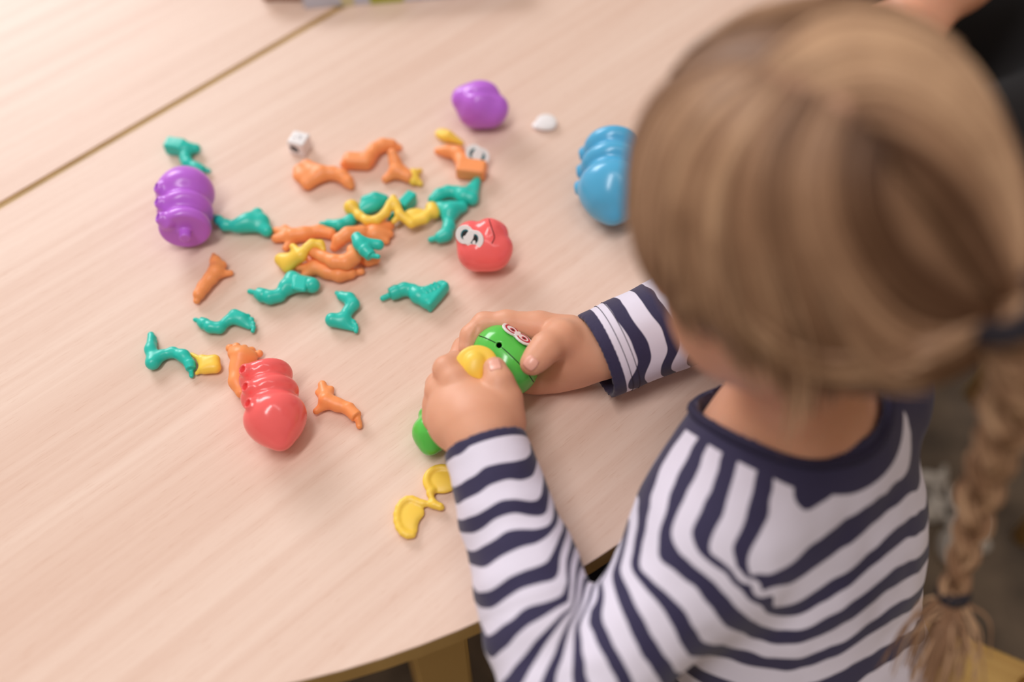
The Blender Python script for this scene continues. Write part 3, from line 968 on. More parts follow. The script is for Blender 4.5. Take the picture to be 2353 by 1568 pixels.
body.append(ell(HC + HF * 0.079 - HU * 0.060, (0.006, 0.014, 0.0045), HM, 0.004))
HAND0 = None
# arms
body += [rcone(LS, LE, 0.026, 0.024, 0.02), rcone(LE, LW, 0.024, 0.019, 0.01)]
body += [rcone(RS, RE, 0.029, 0.024, 0.02), rcone(RE, RW, 0.025, 0.016, 0.01)]
handL = [rcone(LE, LW, 0.024, 0.0205, 0.01)]; handR = [rcone(RE, RW, 0.025, 0.0205, 0.01)]
handL[0] = rcone(LW + (LE - LW) * 0.3, LW, 0.0215, 0.0205, 0.01); handR[0] = rcone(RW + (RE - RW) * 0.3, RW + UP * 0.003, 0.019, 0.017, 0.01)
nb0 = len(body)
# right hand, holding the green head between thumb and fingers
body += finger([(1385, 806, 33, 17), (1345, 805, 31, 18.5), (1310, 806, 30, 20)], 0.01)
body += [blob(1300, 800, 30, (20, 14, 20), None, 0.012), blob(1300, 848, 17, (21, 13, 16), None, 0.012), blob(1250, 868, 13, (15, 10, 11.5), None, 0.010), blob(1215, 872, 11, (12, 9, 10), None, 0.008)]
body += finger([(1300, 770, 38, 14), (1240, 752, 40, 10.5), (1165, 742, 42, 8.2), (1112, 745, 40, 7.8), (1083, 772, 37, 7.2), (1076, 799, 34, 6.4)], 0.004)
body += finger([(1290, 790, 26, 12), (1200, 770, 26, 9), (1110, 775, 25, 8.2), (1066, 800, 24, 7.6), (1050, 822, 24, 6.6)], 0.003)
body += finger([(1280, 820, 18, 11), (1190, 800, 16, 8.5), (1110, 805, 14, 8), (1075, 835, 13, 7.2), (1080, 858, 13, 6.4)], 0.003)
body += finger([(1260, 850, 12, 9), (1180, 845, 9, 7.4), (1130, 850, 8.5, 7), (1110, 872, 8.5, 6)], 0.003)
body += finger([(1340, 800, 36, 15), (1290, 778, 49, 12.0), (1254, 800, 55, 9.6), (1222, 836, 54, 7.8)], 0.005)
body.append(blob(1236, 822, 54.5, (8.6, 8.6, 8.2), None, 0.004))
handR += body[nb0:]; del body[nb0:]
# left hand, seen from its back, thumb and forefinger pinching the yellow piece
body += finger([(1112, 1012, 44, 20.5), (1100, 975, 45, 23)], 0.01)
body += [blob(1094, 957, 45, (26, 22, 17), None, 0.012), blob(1060, 925, 45, (18, 15, 14), None, 0.010), blob(1140, 965, 44, (15, 18, 15), None, 0.010), blob(1032, 965, 38, (13, 18, 15), None, 0.010)]
body += finger([(1075, 912, 49, 11.5), (1045, 876, 52, 10.0), (1028, 850, 52, 9.2), (1046, 836, 49, 7.8), (1062, 834, 46, 6.6)], 0.003)
body += finger([(1045, 925, 45, 12), (1013, 900, 41, 10.2), (1010, 886, 34, 9.0), (1045, 872, 28, 7.6), (1070, 872, 27, 6.6)], 0.003)
body += finger([(1030, 948, 40, 11), (1006, 932, 34, 9.6), (1008, 918, 25, 8.6), (1045, 905, 21, 7.4)], 0.003)
body += finger([(1025, 975, 36, 11), (1006, 962, 28, 9), (1015, 950, 19, 8), (1050, 935, 17, 6.8)], 0.0045)
body += finger([(1155, 968, 45, 14.5), (1160, 918, 52, 10.8), (1147, 880, 58, 9.2), (1137, 848, 59, 7.8)], 0.004)
handL += body[nb0:]; del body[nb0:]
# legs, folded over the seat
HLp = PV - RGT * 0.05 - UP * 0.02; HRp = PV + RGT * 0.05 - UP * 0.02
KL = W(0.045, 0.300, -0.205); KR = W(0.150, 0.350, -0.205)
FLp = W(0.065, 0.250, -0.475); FRp = W(0.170, 0.300, -0.475)
body += [rcone(HLp, KL, 0.055, 0.040, 0.02), rcone(HRp, KR, 0.055, 0.040, 0.02), rcone(KL, FLp, 0.038, 0.026, 0.02), rcone(KR, FRp, 0.038, 0.026, 0.02),
         rcone(FLp, FLp + FWD * 0.09 - UP * 0.015, 0.026, 0.022, 0.02), rcone(FRp, FRp + FWD * 0.09 - UP * 0.015, 0.026, 0.022, 0.02)]
# creases of the bent fingers and the palm
for (a, b, r_) in (((1116, 736, 50), (1112, 768, 46), 0.9), ((1097, 752, 46), (1088, 778, 43), 0.7)):
    handR.append(('s',) + rcone(P(a[0], a[1], a[2] / 1000), P(b[0], b[1], b[2] / 1000), r_ / 1000, r_ / 1000, 0.002)[1:])
vs_all = []; fs_all = []; nv_ = 0
for prims_, h_ in ((body, 0.0024), (handL, 0.0010), (handR, 0.0010)):
    D, lo = sdf_grid(prims_, h_)
    v, f = surface_nets(D, lo, h_, 1)
    vs_all.append(v); fs_all.append(f + nv_); nv_ += len(v)
    del D
person = mesh_obj('person', np.concatenate(vs_all), np.concatenate(fs_all), SKIN)
tag(person, 'child with blond pigtails in a navy and white striped shirt, holding a green toy', 'person')

def nail_at(px, py, qx, qy, ln, wd):
    """nail on the skin under this place, pointing to the second place"""
    hit = surf_path(person, [(px, py), (px + 0.5, py)], 3, 0.0)
    hit2 = surf_path(person, [(qx, qy), (qx + 0.5, qy)], 3, 0.0)
    if not len(hit):
        return
    c = hit[0]
    bv = bvh_of(person)
    loc, n, i, d = bv.find_nearest(Vector(c))
    n = np.array(n)
    m = mpp(px, py, 0.05)
    t = _r * (qx - px) * m - _u * (qy - py) * m
    t = nrm(t - n * (t @ n)); w = np.cross(n, t)
    vv = []; ff = []
    for i in range(7):
        for j in range(7):
            a = i / 3 - 1; b = j / 3 - 1
            rr = math.sqrt(max(0, 1 - 0.4 * a * a))
            q = c + t * a * ln + w * b * wd * rr
            l2, n2, _, _ = bv.find_nearest(Vector(q))
            vv.append(np.array(l2 + n2 * 0.00035))
    for i in range(6):
        for j in range(6):
            ff.append((i * 7 + j, (i + 1) * 7 + j, (i + 1) * 7 + j + 1, i * 7 + j + 1))
    o = mesh_obj('fingernail', vv, ff, NAIL, person)
    o.modifiers.new('thick', 'SOLIDIFY').thickness = 0.0006
nail_at(1219, 836, 1207, 850, 0.0048, 0.0052)
nail_at(1137, 838, 1134, 824, 0.0044, 0.0046)

# ------------------------------------------------------------------ striped shirt
nax = nrm(UP * 0.80 + FWD * 0.45)
NC = W(0.159, 0.311, 0.104)
laxis = nrm(LE - LW); raxis = nrm(RE - RW)
sh = torso(0.0075)[:2] + torso(0.0075)[3:]
sh.append(ell(PV, np.array((0.104, 0.084, 0.07)) , TRm, 0.03))
lm = LW + (LE - LW) * 0.55
sh += [rcone(LS, LE - laxis * 0.004, 0.034, 0.034, 0.03),
       rcone(LE - laxis * 0.004, lm, 0.036, 0.0335, 0.006),
       ccone(LW + laxis * 0.002, lm + laxis * 0.01, 0.0262, 0.0335, 0.004)]
rm = RW + (RE - RW) * 0.35; RC = P(1366, 820, 0.0315)
rup = nrm(UP - raxis * (UP @ raxis))
sh += [rcone(RS, RE, 0.038, 0.036, 0.02), rcone(RE, rm, 0.035, 0.032, 0.008),
       ccone(RC, rm + raxis * 0.015, 0.0305, 0.0325, 0.004)]
# cuff openings and neckline
sh.append(('s',) + ccone(LW - laxis * 0.02, LW + laxis * 0.016, 0.0232, 0.0232, 0.001)[1:])
sh.append(('s',) + ccone(RC - raxis * 0.02, RC + raxis * 0.022, 0.0272, 0.0272, 0.001)[1:])
neckcut = rcone(NC - nax * 0.02, NC + nax * 0.10, 0.051, 0.060, 0.002)
HS = 0.0016
D, lo = sdf_grid(sh, HS)
# hollow where the skin is, and open at the neck
n3 = D.shape
X = (lo[0] + HS * np.arange(n3[0]))[:, None, None]; Y = (lo[1] + HS * np.arange(n3[1]))[None, :, None]; Z = (lo[2] + HS * np.arange(n3[2]))[None, None, :]
B_ = np.full(n3, 1.0, np.float32)
for op, a, b, ff_, k in torso(0.0015):
    B_ = np.minimum(B_, ff_(X, Y, Z).astype(np.float32))
D = np.maximum(D, -B_)
D = np.maximum(D, -neckcut[3](X, Y, Z).astype(np.float32))
D = np.maximum(D, (ZT - 0.215 - Z).astype(np.float32) * np.ones(n3, np.float32))
v, f = surface_nets(D, lo, HS, 2)
del B_, D
# soft wrinkles
def vnormals(v, q):
    n = np.cross(v[q[:, 2]] - v[q[:, 0]], v[q[:, 3]] - v[q[:, 1]])
    out = np.zeros_like(v)
    for i in range(4):
        for d in range(3):
            out[:, d] += np.bincount(q[:, i], n[:, d], len(v))
    return out / (np.linalg.norm(out, axis=1)[:, None] + 1e-12)
N_ = vnormals(v, f)
wr = np.array([noise.noise(Vector((p[0] * 26, p[1] * 26, p[2] * 40))) + 0.5 * noise.noise(Vector((p[0] * 60 + 9, p[1] * 60, p[2] * 60))) for p in v])
sl_ = (v - LW) @ laxis
dl_ = np.linalg.norm((v - LW) - sl_[:, None] * laxis, axis=1)
on_l = np.clip((0.05 - dl_) / 0.01, 0, 1) * np.clip((sl_ - 0.03) / 0.03, 0, 1) * np.clip((0.17 - sl_) / 0.02, 0, 1)
ringw = np.array([noise.noise(Vector((s * 55, p[0] * 9, p[2] * 12))) for s, p in zip(sl_, v)])
sr0 = (v - RC) @ raxis
free = np.clip(np.abs(sl_) / 0.01 - 0.8, 0, 1) * np.clip(np.abs(sr0) / 0.01 - 1.2, 0, 1)
v = v + N_ * (wr * 0.0016 * free + ringw * on_l * 0.0022)[:, None]

# stripes: a coordinate carried by the cloth, interpolated between places where a stripe is seen
bv = BVHTree.FromPolygons(v.tolist(), f.tolist())
K = []; Vv = []
def cloth(ph, *pts):
    if pts and isinstance(pts[0], list):
        for q in pts:
            cloth(ph, *q)
        return
    for i in range(len(pts)):
        seg = [pts[i]]
        if i + 1 < len(pts):
            seg.append(((pts[i][0] + pts[i + 1][0]) / 2, (pts[i][1] + pts[i + 1][1]) / 2))
        for p in seg:
            hit = bv.ray_cast(Vector(CAM), Vector(ray(p[0], p[1])).normalized())
            if hit[0] is not None:
                K.append(np.array(hit[0])); Vv.append(ph)
def c7(*pts):
    return [(1300 + x / 2.2346, 1000 + y / 2.2346) for x, y in pts]
cloth(3, c7((560, 100), (500, 200), (470, 400), (440, 490)), c7((400, 680), (600, 820), (780, 1040), (1020, 1115)))
cloth(2.5, c7((700, 60), (620, 230), (550, 400)), c7((520, 560), (700, 740), (880, 960), (1020, 1020)))
cloth(2, c7((755, 60), (720, 200), (650, 330), (600, 420), (580, 510), (620, 600), (800, 720), (950, 880), (1030, 940)))
cloth(1.5, c7((830, 200), (770, 400), (700, 530)), c7((850, 700), (1050, 830)))
cloth(1, c7((920, 200), (880, 350), (820, 520), (760, 600)), c7((1780, 330), (1500, 600), (1080, 870)))
cloth(0.5, c7((1020, 200), (1000, 400), (880, 680)), c7((1800, 250), (1500, 450), (1010, 800)))
cloth(0, c7((1130, 210), (1120, 400), (950, 720)), c7((1740, 120), (1400, 330), (1150, 540)))
cloth(-0.5, c7((1230, 230), (1220, 330), (1400, 240)))
cloth(1.5, c7((1720, 500), (1450, 750), (1200, 900)))
cloth(2, c7((1740, 600), (1400, 850), (1200, 960)))
cloth(2.5, c7((1690, 720), (1400, 950), (1220, 1030)))
cloth(3, c7((1700, 830), (1440, 1020), (1220, 1110)))
cloth(3.5, c7((1680, 900), (1400, 1110), (1220, 1165)), c7((370, 700), (560, 900), (650, 1080), (900, 1120), (1040, 1170)))
cloth(4, c7((1680, 1000), (1350, 1180)), c7((300, 680), (440, 900), (600, 1180), (1000, 1240)))
cloth(4.5, c7((1690, 1120), (1500, 1220)), c7((260, 690), (330, 900), (420, 1100), (560, 1250)))
cloth(5, c7((1740, 1150), (1600, 1250)), c7((190, 750), (270, 1000), (400, 1250)))
cloth(5.5, c7((130, 900), (200, 1080), (300, 1260)))
cloth(6, c7((90, 950), (140, 1100), (220, 1260)))
cloth(6.5, c7((55, 980), (60, 1100), (80, 1260)))
def c6(*pts):
    return [(880 + x / 2.579, 960 + y / 2.579) for x, y in pts]
cloth(9, c6((1110, 1125), (900, 1260), (690, 1480)))
cloth(8.5, c6((990, 1270), (810, 1520)))
cloth(8, c6((1040, 1270), (900, 1520)))
cloth(7.5, c6((1080, 1300), (1010, 1500)))
cloth(7, c6((1105, 1300), (1070, 1520)))
cloth(6.5, c6((1145, 1260), (1160, 1500)))
cloth(6, c6((1185, 1250), (1240, 1520)))
cloth(9.5, c6((1100, 1080), (850, 1180), (640, 1380)))
cloth(10, c6((1080, 970), (820, 1070), (560, 1250)))
cloth(10.5, c6((1020, 890), (780, 980), (540, 1170)))
cloth(11, c6((980, 780), (740, 880), (510, 1060)))
cloth(11.5, c6((950, 680), (740, 710), (500, 900)))
cloth(12, c6((970, 620), (760, 610), (470, 760)))
cloth(12.5, c6((960, 540), (720, 535), (440, 710)))
cloth(13, c6((910, 430), (700, 430), (420, 590)))
cloth(13.5, c6((860, 310), (700, 310), (430, 480)))
cloth(14, c6((850, 180), (680, 200), (400, 330)))
cloth(3.45, (1530, 1040), (1475, 1160))
cloth(0.5, (2105, 1000), (2115, 930))
cloth(1, (2145, 960), (2155, 900))
# right sleeve: rings along the forearm
ru = nrm(np.cross(raxis, rup))
for s, ph in ((0.004, 12.45), (0.013, 12.0), (0.0235, 11.5), (0.034, 11.0), (0.045, 10.5), (0.056, 10.0), (0.067, 9.5), (0.078, 9.0), (0.10, 8), (0.125, 7)):
    for a in range(0, 360, 60):
        K.append(RC + raxis * s + (rup * math.cos(math.radians(a)) + ru * math.sin(math.radians(a))) * 0.031); Vv.append(ph)
# underside of the left forearm and far side of the back
lup = nrm(UP - laxis * (UP @ laxis)); lsd = np.cross(laxis, lup)
Ll = np.linalg.norm(LE - LW)
for s in np.linspace(0.01, 0.12, 6):
    for a in (120, 180, 240):
        ph = 14.3 - s / 0.105 * 5.2
        K.append(LW + laxis * s + (lup * math.cos(math.radians(a)) + lsd * math.sin(math.radians(a))) * 0.031); Vv.append(ph)
for x in (-0.07, 0, 0.07):
    for z, ph in ((0.06, 1.0), (0.0, 3.2), (-0.06, 5.4), (-0.12, 7.6)):
        K.append(CH + RGT * x + bk * 0.06 + lean * z); Vv.append(ph)
K = np.array(K); Vv = np.array(Vv)
# merge near-duplicates, then solve
keep = []
for i in range(len(K)):
    if all(np.linalg.norm(K[i] - K[j]) > 0.003 for j in keep):
        keep.append(i)
K = K[keep]; Vv = Vv[keep]
def basis(p):
    return np.linalg.norm(p[:, None, :] - K[None, :, :], axis=2)
A_ = basis(K) - np.eye(len(K)) * 0.0025
Pm = np.hstack([np.ones((len(K), 1)), K - CH])
big = np.block([[A_, Pm], [Pm.T, np.zeros((4, 4))]])
sol = np.linalg.solve(big, np.concatenate([Vv, np.zeros(4)]))
ph = np.empty(len(v))
for i in range(0, len(v), 20000):
    q = v[i:i + 20000]
    ph[i:i + 20000] = basis(q) @ sol[:-4] + np.hstack([np.ones((len(q), 1)), q - CH]) @ sol[-4:]
wob = np.array([noise.noise(Vector((p[0] * 95, p[1] * 95, p[2] * 95))) for p in v])
ph += wob * 0.05
# binding at neckline and cuffs
nd = neckcut[3](v[:, 0], v[:, 1], v[:, 2])
bind = np.clip((0.0125 - nd) / 0.001, -1, 1)
sr_ = (v - RC) @ raxis
dr_ = np.linalg.norm((v - RC) - sr_[:, None] * raxis, axis=1)
bl = np.where(dl_ < 0.045, np.clip((0.0085 - sl_) / 0.001, -1, 1), -1)
br = np.where(dr_ < 0.045, np.clip((0.0095 - sr_) / 0.001, -1, 1), -1)
bind = np.maximum(bind, np.maximum(bl, br))

def cloth_mat():
    m, nt, b = newmat('striped_jersey')
    N = nt.nodes.new; L = nt.links.new
    at = N('ShaderNodeAttribute'); at.attribute_name = 'stripe'
    bd = N('ShaderNodeAttribute'); bd.attribute_name = 'binding'
    fr = N('ShaderNodeMath'); fr.operation = 'FRACT'; L(at.outputs['Fac'], fr.inputs[0])
    sb = N('ShaderNodeMath'); sb.operation = 'SUBTRACT'; sb.inputs[1].default_value = 0.5; L(fr.outputs[0], sb.inputs[0])
    ab = N('ShaderNodeMath'); ab.operation = 'ABSOLUTE'; L(sb.outputs[0], ab.inputs[0])      # 0 in the middle of navy, .5 in white
    mr = N('ShaderNodeMapRange'); mr.inputs[1].default_value = 0.215; mr.inputs[2].default_value = 0.235
    L(ab.outputs[0], mr.inputs[0])
    bb = N('ShaderNodeMapRange'); bb.inputs[1].default_value = -0.1; bb.inputs[2].default_value = 0.1; bb.inputs[3].default_value = 1; bb.inputs[4].default_value = 0
    L(bd.outputs['Fac'], bb.inputs[0])
    mu = N('ShaderNodeMath'); mu.operation = 'MULTIPLY'; L(mr.outputs[0], mu.inputs[0]); L(bb.outputs[0], mu.inputs[1])
    geo = N('ShaderNodeNewGeometry')
    nz = N('ShaderNodeTexNoise'); nz.inputs['Scale'].default_value = 1500; nz.inputs['Detail'].default_value = 2
    L(geo.outputs['Position'], nz.inputs['Vector'])
    nv = N('ShaderNodeMixRGB'); nv.inputs[1].default_value = s2l((40, 35, 68)); nv.inputs[2].default_value = s2l((56, 50, 86)); L(nz.outputs['Fac'], nv.inputs[0])
    mx = N('ShaderNodeMixRGB'); L(nv.outputs[0], mx.inputs[1]); mx.inputs[2].default_value = s2l((226, 220, 238))
    L(mu.outputs[0], mx.inputs[0]); L(mx.outputs[0], b.inputs['Base Color'])
    b.inputs['Roughness'].default_value = 0.85
    b.inputs['Sheen Weight'].default_value = 0.15
    bp = N('ShaderNodeBump'); bp.inputs['Strength'].default_value = 0.25; bp.inputs['Distance'].default_value = 0.0005
    L(nz.outputs['Fac'], bp.inputs['Height']); L(bp.outputs[0], b.inputs['Normal'])
    return m
shirt = mesh_obj('shirt', v, f, cloth_mat(), person)
for nm, arr in (('stripe', ph), ('binding', bind)):
    a = shirt.data.attributes.new(nm, 'FLOAT', 'POINT')
    a.data.foreach_set('value', arr.astype(np.float32))
shirt['label'] = 'long-sleeved jersey shirt with navy and white stripes'

# collar binding along the neckline
NAVY = plastic('navy_rib', (38, 33, 64), 0.85)
cu = nrm(np.cross(nax, RGT)); cw = np.cross(nax, cu)
cring = []
for a in range(0, 360, 5):
    d = cu * math.cos(math.radians(a)) + cw * math.sin(math.radians(a))
    for ex in (0.0025, 0.004, 0.006):
        o_ = NC + nax * 0.075 + d * (0.0592 + ex)
        hit = bv.ray_cast(Vector(o_), Vector(nrm(-nax - d * 0.07)))
        if hit[0] is not None and (np.array(hit[0]) - NC) @ nax > -0.05:
            cring.append(np.array(hit[0])); break
cring = np.array(cring + cring[:1])
for _ in range(3):
    m_ = cring.copy(); m_[1:-1] = (cring[:-2] + 2 * cring[1:-1] + cring[2:]) / 4
    m_[0] = m_[-1] = (cring[-2] + 2 * cring[0] + cring[1]) / 4; cring = m_
tv, tf = tube(catmull(cring, 200), 0.0032, 8, caps=False)
o = mesh_obj('collar', tv, tf, NAVY, shirt); o['label'] = 'navy ribbed neckline'

# stitched hem lines round the right cuff
THREAD = plastic('dark_thread', (52, 42, 60), 0.8)
for s in (0.0140, 0.0190):
    ring = []
    for a in range(0, 361, 6):
        d = rup * math.cos(math.radians(a)) + ru * math.sin(math.radians(a))
        c = RC + raxis * s
        hit = bv.ray_cast(Vector(c + d * 0.055), Vector(-d))
        if hit[0] is not None:
            ring.append(np.array(hit[0]) + d * 0.0002)
    if len(ring) > 4:
        tv, tf = tube(catmull(ring, 160), 0.00025, 5)
        mesh_obj('stitching', tv, tf, THREAD, shirt)

# trousers
tr = [ell(PV, np.array((0.106, 0.086, 0.075)), TRm, 0.02), rcone(HLp, KL, 0.061, 0.047, 0.02), rcone(HRp, KR, 0.061, 0.047, 0.02),
      rcone(KL, FLp + UP * 0.03, 0.045, 0.034, 0.02), rcone(KR, FRp + UP * 0.03, 0.045, 0.034, 0.02)]
DENIM = plastic('dark_navy_cloth', (20, 20, 38), 0.9)
o = sdf_obj('trousers', tr, DENIM, 0.005, person); o['label'] = 'dark navy trousers'
SHOE = plastic('dark_shoe', (40, 38, 46), 0.6)
for q in (FLp, FRp):
    b0 = q - UP * 0.006
    sh_ = [rcone(b0 - FWD * 0.01, b0 + FWD * 0.10 - UP * 0.012, 0.034, 0.027, 0.02), ('s',) + rbox(q * np.array((1, 1, 0)) + np.array((0, 0, -0.03)), (0.3, 0.3, 0.031))[1:]]
    sdf_obj('shoe', sh_, SHOE, 0.004, person)
# ------------------------------------------------------------------ hair
def hair_mat():
    m, nt, b = newmat('blond_hair')
    N = nt.nodes.new; L = nt.links.new
    at = N('ShaderNodeAttribute'); at.attribute_name = 'lock'
    geo = N('ShaderNodeNewGeometry')
    nz = N('ShaderNodeTexNoise'); nz.inputs['Scale'].default_value = 45; nz.inputs['Detail'].default_value = 5
    L(geo.outputs['Position'], nz.inputs['Vector'])
    ad = N('ShaderNodeMath'); ad.operation = 'MULTIPLY_ADD'; ad.inputs[1].default_value = 0.4
    L(nz.outputs['Fac'], ad.inputs[0]); L(at.outputs['Fac'], ad.inputs[2])
    cr = N('ShaderNodeValToRGB')
    e = cr.color_ramp.elements
    e[0].position = 0.15; e[0].color = s2l((86, 56, 36))
    e[1].position = 1.15; e[1].color = s2l((204, 166, 132))
    k = cr.color_ramp.elements.new(0.62); k.color = s2l((150, 113, 86))
    L(ad.outputs[0], cr.inputs[0]); L(cr.outputs[0], b.inputs['Base Color'])
    b.inputs['Roughness'].default_value = 0.48
    b.inputs['Specular IOR Level'].default_value = 0.35
    return m
HAIR = hair_mat()
def set_lock(o, arr):
    a = o.data.attributes.new('lock', 'FLOAT', 'POINT')
    a.data.foreach_set('value', np.asarray(arr, np.float32))

SK = HC - HF * 0.006 + HU * 0.010
CAPR = np.array((0.0785, 0.0785, 0.0815))
cap = [ell(SK, CAPR, HM, 0.02),
       ell(SK - HF * 0.030 - HU * 0.050, (0.050, 0.060, 0.040), HM, 0.03),
       ('s',) + ell(HC + HF * 0.078 - HU * 0.056, (0.060, 0.082, 0.062), HM, 0.006)[1:]]
Dc, lo = sdf_grid(cap, 0.0025)
cv, cf = surface_nets(Dc, lo, 0.0025, 1)
hair = mesh_obj('hair', cv, cf, HAIR, person)
hair['label'] = 'blond brown hair parted on top, tied in a braided pigtail'
set_lock(hair, np.full(len(cv), 0.18))
cbv = BVHTree.FromPolygons(cv.tolist(), cf.tolist())

G_LEFT = [
 [(1745, 150), (1610, 165), (1510, 240), (1458, 370), (1446, 480), (1468, 590), (1500, 660)],
 [(1752, 165), (1640, 210), (1560, 300), (1520, 420), (1510, 540), (1530, 640), (1560, 720)],
 [(1770, 180), (1680, 260), (1610, 360), (1570, 480), (1570, 590), (1595, 665), (1625, 725)],
 [(1800, 195), (1720, 300), (1660, 420), (1650, 550), (1675, 660), (1710, 755), (1740, 840)],
 [(1850, 215), (1780, 330), (1755, 460), (1780, 590), (1820, 720), (1850, 830), (1840, 960)],
 [(1900, 240), (1850, 360), (1850, 500), (1900, 640), (1970, 760), (2050, 815), (2130, 800)],
 [(1960, 275), (1930, 390), (1950, 520), (2020, 640), (2110, 710), (2200, 735), (2290, 715)],
 [(2030, 350), (2020, 450), (2060, 550), (2130, 620), (2200, 670), (2260, 690), (2300, 700)]]
G_RIGHT = [
 [(2060, 400), (2110, 450), (2170, 530), (2220, 600), (2260, 650), (2290, 690), (2305, 700)],
 [(2000, 300), (2100, 340), (2200, 440), (2260, 540), (2290, 620), (2305, 670), (2312, 700)],
 [(1920, 250), (2050, 240), (2180, 330), (2270, 450), (2305, 570), (2318, 650), (2322, 700)],
 [(1820, 200), (1970, 140), (2130, 190), (2240, 300), (2300, 430), (2322, 570), (2330, 690)],
 [(1750, 160), (1880, 60), (2050, 60), (2190, 140), (2280, 290), (2325, 450), (2335, 640)]]

def drape(px_pts, lift):
    """lay a traced lock on the hair cap; past its rim the lock hangs on at its last depth"""
    out = []
    last = None
    for p in px_pts:
        d = Vector(ray(p[0], p[1]))
        dn = d.normalized()
        hit = cbv.ray_cast(Vector(CAM), dn)
        if hit[0] is not None and (last is None or (hit[0] - last).length < 0.03):
            q = hit[0] + hit[1] * lift
            last = hit[0]
        else:
            ref = last if last is not None else Vector(SK)
            t = (ref - Vector(CAM)).dot(dn)
            q = Vector(CAM) + dn * t
            nn_ = cbv.find_nearest(q)
            if last is None:
                q = nn_[0] + nn_[1] * lift
                last = nn_[0]
            else:
                last = Vector(CAM) + dn * t
        out.append(np.array(q))
    return np.array(out)

LV = []; LF = []; LA = []
def add_lock(path, r, shade):
    n = len(path)
    prof = r * np.clip(np.sin(np.linspace(0.18, 2.95, n)) * 1.25, 0.12, 1.0)
    tv, tf = tube(path, prof, 5, caps=False)
    base = sum(len(q) for q in LV)
    LV.append(tv)
    LF.append(np.array(tf) + base)
    LA.append(np.full(len(tv), shade))

rng = random.Random(11)
def comb(guides, per, lights):
    for gi in range(len(guides) - 1):
        light = lights[gi]
        a = catmull(guides[gi], 22); b = catmull(guides[gi + 1], 22)
        big = [rng.random() for _ in range(5)]
        for s in range(per):
            t = (s + rng.random()) / per
            p = a * (1 - t) + b * t
            ph_ = rng.random() * 6
            w = np.linspace(0, 1, 22)
            amp = rng.uniform(2, 14)
            p = p + np.stack([np.sin(w * 5 + ph_), np.cos(w * 4 + ph_)], 1) * amp * w[:, None]
            if rng.random() < 0.3:
                p = p[: rng.randint(13, 20)]
            path = drape(p, rng.uniform(0.0005, 0.0045))
            for _ in range(2):
                path[1:-1] = (path[:-2] + 2 * path[1:-1] + path[2:]) / 4
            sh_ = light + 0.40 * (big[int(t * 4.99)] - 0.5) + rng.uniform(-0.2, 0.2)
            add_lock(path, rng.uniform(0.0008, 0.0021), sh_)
comb(G_LEFT, 75, (0.36, 0.46, 0.46, 0.42, 0.36, 0.18, -0.14))  # last band painted dark: shade between hair layers put into the lock colour
comb(G_RIGHT, 70, (-0.10, 0.28, 0.62, 0.66))  # first band carries the same painted shade, outer bands are paler
comb([[(1660, 640), (1760, 740), (1880, 800), (2000, 805), (2110, 775), (2210, 740), (2295, 707)],
      [(1700, 720), (1780, 815), (1900, 865), (2020, 862), (2130, 820), (2220, 765), (2300, 718)]], 60, (0.62,))
# locks of the hidden far side, falling from the parting
for i in range(160):
    a0 = rng.uniform(-1.0, 1.0)
    st = SK + HU * CAPR[2] * math.cos(a0 * 0.9) * 0.98 + HF * CAPR[0] * math.sin(a0 * 0.9) * 0.98
    en = SK + HR * CAPR[1] * 1.0 + HF * CAPR[0] * a0 * 0.5 - HU * 0.05
    path = []
    for w in np.linspace(0, 1, 14):
        q = st * (1 - w) + en * w + HR * 0.05 * math.sin(w * 3)
        h_ = cbv.find_nearest(Vector(q))
        path.append(np.array(h_[0] + h_[1] * 0.002))
    add_lock(np.array(path), rng.uniform(0.001, 0.002), 0.4 + rng.uniform(-0.2, 0.2))
# loose wisps over the cheek and the nape
for i in range(45):
    g = rng.choice(G_LEFT[2:6])
    p = catmull(g, 22) + np.array((rng.uniform(-25, 25), rng.uniform(-10, 30)))
    q = p[10:]
    w = np.linspace(0, 1, len(q))
    q = q + np.stack([np.sin(w * 4 + i) * 18 * w - 20 * w * rng.random(), w * rng.uniform(0, 70)], 1)
    path = drape(q, rng.uniform(0.003, 0.008))
    for _ in range(4):
        path[1:-1] = (path[:-2] + 2 * path[1:-1] + path[2:]) / 4
    add_lock(path, rng.uniform(0.0004, 0.0009), 0.55 + rng.uniform(-0.2, 0.2))
# parting: a line of scalp
pp = drape(catmull([(1735, 165), (1800, 190), (1880, 225), (1930, 255), (1975, 290)], 24), 0.0)
SCALP = plastic('scalp_skin', (196, 146, 120), 0.55)
pv = []; pf = []
for i in range(len(pp)):
    h_ = cbv.find_nearest(Vector(pp[i])); n_ = np.array(h_[1])
    t_ = nrm(pp[min(i + 1, len(pp) - 1)] - pp[max(i - 1, 0)]); s_ = np.cross(n_, t_)
    wd = 0.0045 * math.sin(math.pi * (i + 0.6) / len(pp)) + 0.001
    for j in (-1, -0.5, 0, 0.5, 1):
        pv.append(pp[i] + s_ * wd * j + n_ * (0.0004 - 0.001 * j * j))
for i in range(len(pp) - 1):
    for j in range(4):
        pf.append((i * 5 + j, i * 5 + j + 1, i * 5 + j + 6, i * 5 + j + 5))
o = mesh_obj('parting', pv, pf, SCALP, hair); o.modifiers.new('thick', 'SOLIDIFY').thickness = 0.003
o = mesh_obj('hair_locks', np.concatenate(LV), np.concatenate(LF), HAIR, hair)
set_lock(o, np.concatenate(LA))

